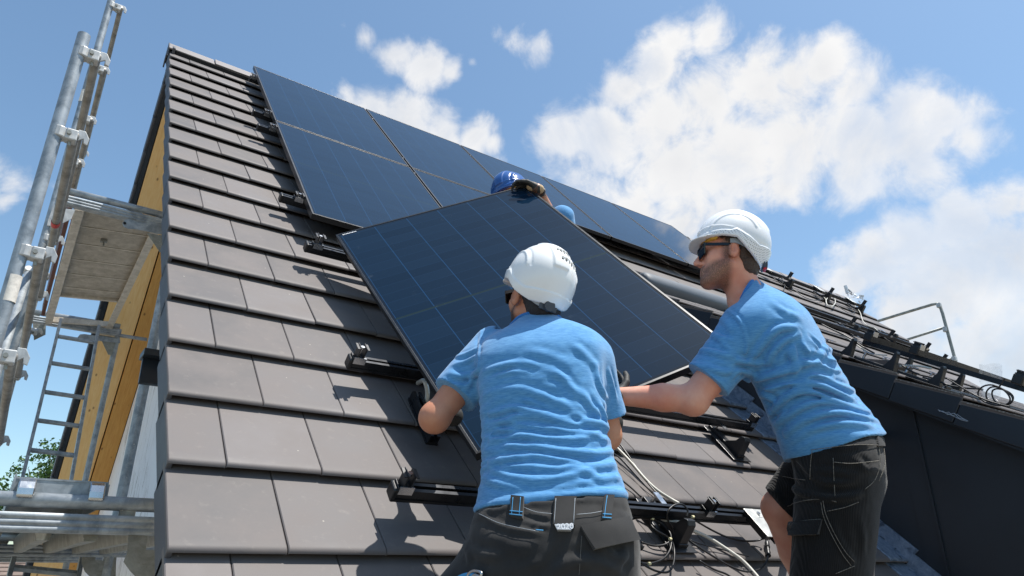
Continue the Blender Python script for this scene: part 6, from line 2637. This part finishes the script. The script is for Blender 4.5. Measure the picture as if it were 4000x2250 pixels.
# ================================================================== worker behind the lifted panel
def worker_back():
    hc = at(2003, 782, 4.26)
    f = nrm(-HF_ * 0.80 - RT * 0.45 - ZW * 0.36)
    H = Head(*head_frame(hc, f, math.radians(-14)))
    nk = hc + np.array([0, 0, -0.17]) + HF_ * 0.03
    pel = R3(1.70, 1.62, 0.26)
    lat = nrm(-RT * 0.95 + HF_ * 0.2)
    shR = at(2195, 852, 4.45)
    shL = at(1900, 880, 4.42)
    elR = at(2212, 965, 4.45)
    wrR = LP(W_ + 0.022, H_ - 0.100, 0.014)
    elL, wrL = at(1820, 1010, 4.35), at(1760, 960, 4.10)
    hipL, hipR = pel + lat * -0.1, pel + lat * 0.1
    knL, knR = R3(1.58, 1.25, 0.22), R3(1.86, 1.25, 0.24)
    ftL, ftR = R3(1.60, 0.85, 0.10), R3(1.90, 0.85, 0.10)
    tr = trunk(pel, nk, lat, [(-0.05, .165, .12, 0), (.5, .17, .115, 0), (.8, .19, .115, 0), (.92, .15, .09, 0), (.99, .08, .06, 0)])
    parts = H.parts(nk, .062) + [(tr, .04)] + limb((shR, .06), (elR, .046), (wrR, .031)) + limb((shL, .06), (elL, .046), (wrL, .031))
    parts += limb((hipL, .1), (knL, .065), (ftL, .045)) + limb((hipR, .1), (knR, .065), (ftR, .045))
    bf = H.ears(union(parts))
    lo, hi = bounds([H.w(0, 0, .14), pel, nk, shL, shR, elL, elR, wrL, wrR, knL, knR, ftL, ftR], .13)
    person = field_mesh('person', M['skin1'], None, bf, lo, hi, 0.007, None, {'beard': lambda V: H.beard(V)})
    tag(person, 'worker in blue helmet crouching behind the lifted panel, gloved hand on its corner', 'person', 'workers in blue T-shirts')
    helmet(H, person, M['h_blue'], 'blue safety helmet showing above the panel edge', back=-0.030)
    hair(H, person, M['hair1'])
    dR, dL = nrm(elR - shR), nrm(elL - shL)
    st = trunk(pel, nk, lat, [(-0.05, .20, .15, 0), (.3, .195, .14, 0), (.6, .20, .14, 0), (.8, .212, .13, 0), (.92, .17, .1, 0), (1.0, .075, .065, 0)])
    base = union([(st, 0), (rcone(shR, shR + (elR - shR) * .9, .082, .072), .05), (rcone(shL, shL + (elL - shL) * .9, .08, .074), .05)])

    def sf(P):
        d = base(P)
        for s0, dd in ((shR + (elR - shR) * .72, dR), (shL + (elL - shL) * .72, dL)):
            al = (P - s0) @ dd
            near = np.linalg.norm(P - s0 - al[:, None] * dd, axis=1) < .11
            d = np.where(near & (al > -.02) & (al < .14), np.maximum(d, al), d)
        return d
    lo, hi = bounds([pel, nk, shL, shR, elR, elL], .22)
    field_mesh('shirt', M['shirt'], person, sf, lo, hi, .008, lambda P, d: d + .006 * pnoise(P * 18))
    tk = union([(ell(pel, np.stack([lat, np.cross(VV, lat), VV]), (.19, .15, .17)), 0), (rcone(hipL, knL, .115, .09), .05), (rcone(hipR, knR, .115, .09), .05), (rcone(knL, ftL, .09, .075), .03), (rcone(knR, ftR, .09, .075), .03)])
    lo, hi = bounds([pel, knL, knR, ftL, ftR], .22)
    field_mesh('trousers', M['charcoal'], person, tk, lo, hi, .01, lambda P, d: d + .006 * pnoise(P * 14))
    # gloved hand folded over the panel corner
    tgt = LP(W_ - 0.03, H_ - 0.005, 0.004)
    wr = wrR
    d_ = nrm(LP(W_ - 0.045, H_ + 0.012, 0.030) - wr)
    hp = union(hand_parts(wr, d_, -xd - zd * 0.35, zd, 0.85, 1.0) + [(rcone(wr - d_ * .01, wr, .027, .029), .01)])
    lo, hi = bounds([wr, wr + d_ * .15], .11)
    g = field_mesh('glove', M['glove'], person, hp, lo, hi, .0045)
    cf = union([(rcone(wr - d_ * 0.012 + xd * .004, wr + d_ * 0.042 + xd * .003, .027, .029), 0)])
    field_mesh('cuff', M['glovecuff'], g, cf, *bounds([wr, wr + d_ * .05], .09), .006, lambda P, d: d + .002 * pnoise(P * 120))
    m = MB()
    ax = nrm(wr - elR)
    wp = wr - ax * 0.035
    x1 = nrm(np.cross(ax, ZW))
    y1 = np.cross(ax, x1)
    m.tube([wp + (x1 * math.cos(t) + y1 * math.sin(t)) * 0.036 for t in np.linspace(0, 2 * math.pi, 17)[:-1]], 0.005, 6, closed=True)
    m.build('watch_strap', M['blackpl'], person, smooth=True)
    wr2 = wrL
    d2 = nrm(LP(0.25, H_ - 0.01, 0.0) - wr2)
    hp = union(hand_parts(wr2, d2, -zd, xd, 0.9, 1.0))
    field_mesh('glove', M['glove'], person, hp, *bounds([wr2, wr2 + d2 * .12], .11), .0055)
    for ft, kn in ((ftL, knL), (ftR, knR)):
        bt = union([(rcone(ft - VV * .09 - NN * .03, ft + VV * .1 - NN * .03, .042, .036), 0), (rcone(ft, ft + nrm(kn - ft) * .12, .05, .056), .03)])
        field_mesh('boot', M['boot'], person, bt, *bounds([ft], .24), .01)
    return person


back = worker_back()
# ------------------------------------------------------------------ camera, sun and sky
cam = bpy.data.cameras.new('camera')
co = bpy.data.objects.new('camera', cam)
COL.objects.link(co)
co.matrix_world = basis(CAM, RT, UP, -FW)
cam.sensor_width = 36
cam.lens = F_PX * 36 / 4000
cam.clip_start = 0.05
cam.clip_end = 2000
SC.camera = co

SUN = nrm(np.array([0.42, -0.30, 1.48]))
sl = bpy.data.lights.new('sun', 'SUN')
sl.energy = 5.0
sl.angle = math.radians(0.53)
sl.color = (1.0, 0.955, 0.89)
so_ = bpy.data.objects.new('sun', sl)
COL.objects.link(so_)
so_.rotation_euler = Vector([float(c) for c in SUN]).to_track_quat('Z', 'Y').to_euler()
so_.location = (0, 0, 30)

w = bpy.data.worlds.new('World')
SC.world = w
w.use_nodes = True
nt = w.node_tree
bg = nt.nodes['Background']
sky = nt.nodes.new('ShaderNodeTexSky')
sky.sky_type = 'NISHITA'
sky.sun_disc = False
sky.sun_elevation = math.asin(SUN[2])
sky.sun_rotation = math.atan2(SUN[0], SUN[1])
sky.air_density = 1.0
sky.dust_density = 0.9
sky.ozone_density = 1.6
SKY_STRENGTH = 0.135
CLOUD = 5.4


def wn(t, **kw):
    nd = nt.nodes.new(t)
    for k, v in kw.items():
        setattr(nd, k, v)
    return nd


def wl(a, b):
    nt.links.new(a, b)


def wmath(op, a, b=0.0, c=0.0, clamp=False):
    nd = wn('ShaderNodeMath', operation=op)
    nd.use_clamp = clamp
    for i, x in enumerate((a, b, c)):
        if isinstance(x, (int, float)):
            nd.inputs[i].default_value = x
        else:
            wl(x, nd.inputs[i])
    return nd.outputs[0]


tc = wn('ShaderNodeTexCoord')
vn = wn('ShaderNodeVectorMath', operation='NORMALIZE')
wl(tc.outputs['Generated'], vn.inputs[0])
D = vn.outputs[0]


def wnoise(vec, scale, detail, rough=0.55, out='Fac', dist=0.0):
    nd = wn('ShaderNodeTexNoise')
    nd.inputs['Scale'].default_value = scale
    nd.inputs['Detail'].default_value = detail
    nd.inputs['Roughness'].default_value = rough
    nd.inputs['Distortion'].default_value = dist
    wl(vec, nd.inputs['Vector'])
    return nd.outputs[out]


# cloud banks by direction in the sky
nz = wnoise(D, 7.0, 3, 0.5, 'Color')
sub = wn('ShaderNodeVectorMath', operation='SUBTRACT')
wl(nz, sub.inputs[0])
sub.inputs[1].default_value = (0.5, 0.5, 0.5)
sc_ = wn('ShaderNodeVectorMath', operation='SCALE')
wl(sub.outputs[0], sc_.inputs[0])
sc_.inputs['Scale'].default_value = 0.075
ad = wn('ShaderNodeVectorMath', operation='ADD')
wl(D, ad.inputs[0])
wl(sc_.outputs[0], ad.inputs[1])
DW = ad.outputs[0]

BLOBS = [
    # x, y, radius (photo pixels), weight
    (1470, 160, 85, .8), (1560, 215, 105, .95), (1660, 250, 110, 1), (1760, 275, 80, .9), (1850, 255, 40, .6),
    (2010, 125, 90, .75), (2080, 165, 85, .75), (1950, 110, 55, .6), (1368, 95, 48, .45),
    (1380, 365, 75, .85), (1470, 400, 110, 1), (1590, 440, 120, 1), (1720, 500, 120, 1), (1850, 530, 100, .95), (1930, 560, 60, .8), (1960, 620, 60, .6),
    (2140, 600, 70, .45), (2230, 690, 120, .8), (2330, 740, 110, .7),
    (2640, 190, 140, .85), (2760, 150, 130, .85), (2560, 290, 160, .95), (2450, 350, 150, .9), (2860, 120, 60, .5), (2850, 60, 40, .4),
    (2230, 545, 150, .9), (2380, 540, 180, 1), (2560, 480, 220, 1), (2760, 430, 220, 1), (2960, 360, 230, 1), (3130, 320, 190, 1),
    (3270, 255, 140, .95), (3380, 340, 180, 1), (3560, 430, 190, 1), (3720, 470, 150, .95), (3800, 540, 110, .8),
    (2620, 640, 260, 1), (2850, 600, 300, 1), (3120, 560, 300, 1), (3380, 560, 260, 1), (3560, 600, 220, 1), (2480, 790, 190, .9), (2660, 830, 220, .95), (2820, 830, 150, .9),
    (3060, 720, 140, .9), (3330, 720, 170, .9),
    (3420, 1010, 170, 1), (3560, 930, 190, 1), (3720, 850, 170, 1), (3880, 790, 150, 1), (3960, 780, 130, 1), (3330, 1090, 150, .9), (3230, 1130, 90, .7),
    (3700, 1120, 330, 1.1), (3950, 1000, 300, 1.1), (3560, 1240, 260, 1.1), (3900, 1400, 380, 1.1), (4200, 900, 330, 1.1),
    (45, 720, 110, .8), (20, 790, 90, .85), (130, 735, 60, .55), (90, 800, 60, .5), (280, 760, 60, .4), (-120, 700, 200, .9),
    # banks outside the frame, reflected in the glass and helmets
]
acc = None
for x, y, r, wt in BLOBS:
    c = nrm(ray(x, y))
    ang = r / F_PX / (1 + ((x - 2000) ** 2 + (y - 1125) ** 2) / F_PX ** 2) ** 0.5
    nd = wn('ShaderNodeVectorMath', operation='DISTANCE')
    wl(DW, nd.inputs[0])
    nd.inputs[1].default_value = tuple(float(q) for q in c)
    v = wmath('MULTIPLY_ADD', nd.outputs['Value'], -wt / ang * 0.74, wt)
    if acc is None:
        acc = v
    else:
        acc = wmath('SMOOTH_MAX', acc, v, 0.06)
fb = wnoise(D, 13.0, 9, 0.62, 'Fac', 0.35)
fb2 = wnoise(D, 42.0, 6, 0.6)
fbm = wmath('ADD', wmath('MULTIPLY', wmath('SUBTRACT', fb, 0.5), 1.55), wmath('MULTIPLY', wmath('SUBTRACT', fb2, 0.5), 0.30))
dens = wmath('ADD', wmath('MULTIPLY', acc, 1.12), fbm)
mr = wn('ShaderNodeMapRange', interpolation_type='SMOOTHSTEP')
wl(dens, mr.inputs[0])
for i, v in enumerate((0.25, 0.86, 0.0, 1.0)):
    mr.inputs[i + 1].default_value = v
veil = wn('ShaderNodeMapRange')
wl(wnoise(D, 5.2, 7, 0.62, 'Fac', 0.5), veil.inputs[0])
for i, v in enumerate((0.36, 0.56, 0.66, 0.97)):
    veil.inputs[i + 1].default_value = v
alpha = wmath('MULTIPLY', mr.outputs[0], veil.outputs[0])
# thick parts shade to grey blue, billows modulate
thick = wn('ShaderNodeMapRange')
wl(wmath('ADD', acc, wmath('MULTIPLY', wmath('SUBTRACT', wnoise(D, 9.0, 6, 0.6), 0.5), 1.5)), thick.inputs[0])
for i, v in enumerate((0.50, 1.25, 0.0, 1.0)):
    thick.inputs[i + 1].default_value = v
sep = wn('ShaderNodeSeparateXYZ')
wl(D, sep.inputs[0])
low = wn('ShaderNodeMapRange')
wl(sep.outputs[2], low.inputs[0])
for i, v in enumerate((0.22, 0.48, 0.75, 0.30)):
    low.inputs[i + 1].default_value = v
shade = wmath('MULTIPLY', thick.outputs[0], low.outputs[0])
cm = wn('ShaderNodeMix', data_type='RGBA')
wl(shade, cm.inputs[0])
cm.inputs[6].default_value = (CLOUD * 1.04, CLOUD * 1.03, CLOUD * 1.02, 1)
cm.inputs[7].default_value = (CLOUD * 0.60, CLOUD * 0.63, CLOUD * 0.69, 1)
mx = wn('ShaderNodeMix', data_type='RGBA')
wl(alpha, mx.inputs[0])
tn_ = wn('ShaderNodeMix', data_type='RGBA', blend_type='MULTIPLY')
tn_.inputs[0].default_value = 1.0
wl(sky.outputs[0], tn_.inputs[6])
tn_.inputs[7].default_value = (0.97, 1.09, 1.06, 1)
wl(tn_.outputs[2], mx.inputs[6])
wl(cm.outputs[2], mx.inputs[7])
wl(mx.outputs[2], bg.inputs['Color'])
bg.inputs['Strength'].default_value = SKY_STRENGTH
w.cycles.sampling_method = 'MANUAL'
w.cycles.sample_map_resolution = 512

vs_ = SC.view_settings
vs_.view_transform = 'Standard'
vs_.look = 'None'
vs_.exposure = 0.36
vs_.gamma = 1.0
vs_.use_curve_mapping = False
SC.render.film_transparent = False
SC.cycles.max_bounces = 6
SC.cycles.diffuse_bounces = 3
SC.cycles.glossy_bounces = 3
SC.cycles.transparent_max_bounces = 6
SC.cycles.use_denoising = True
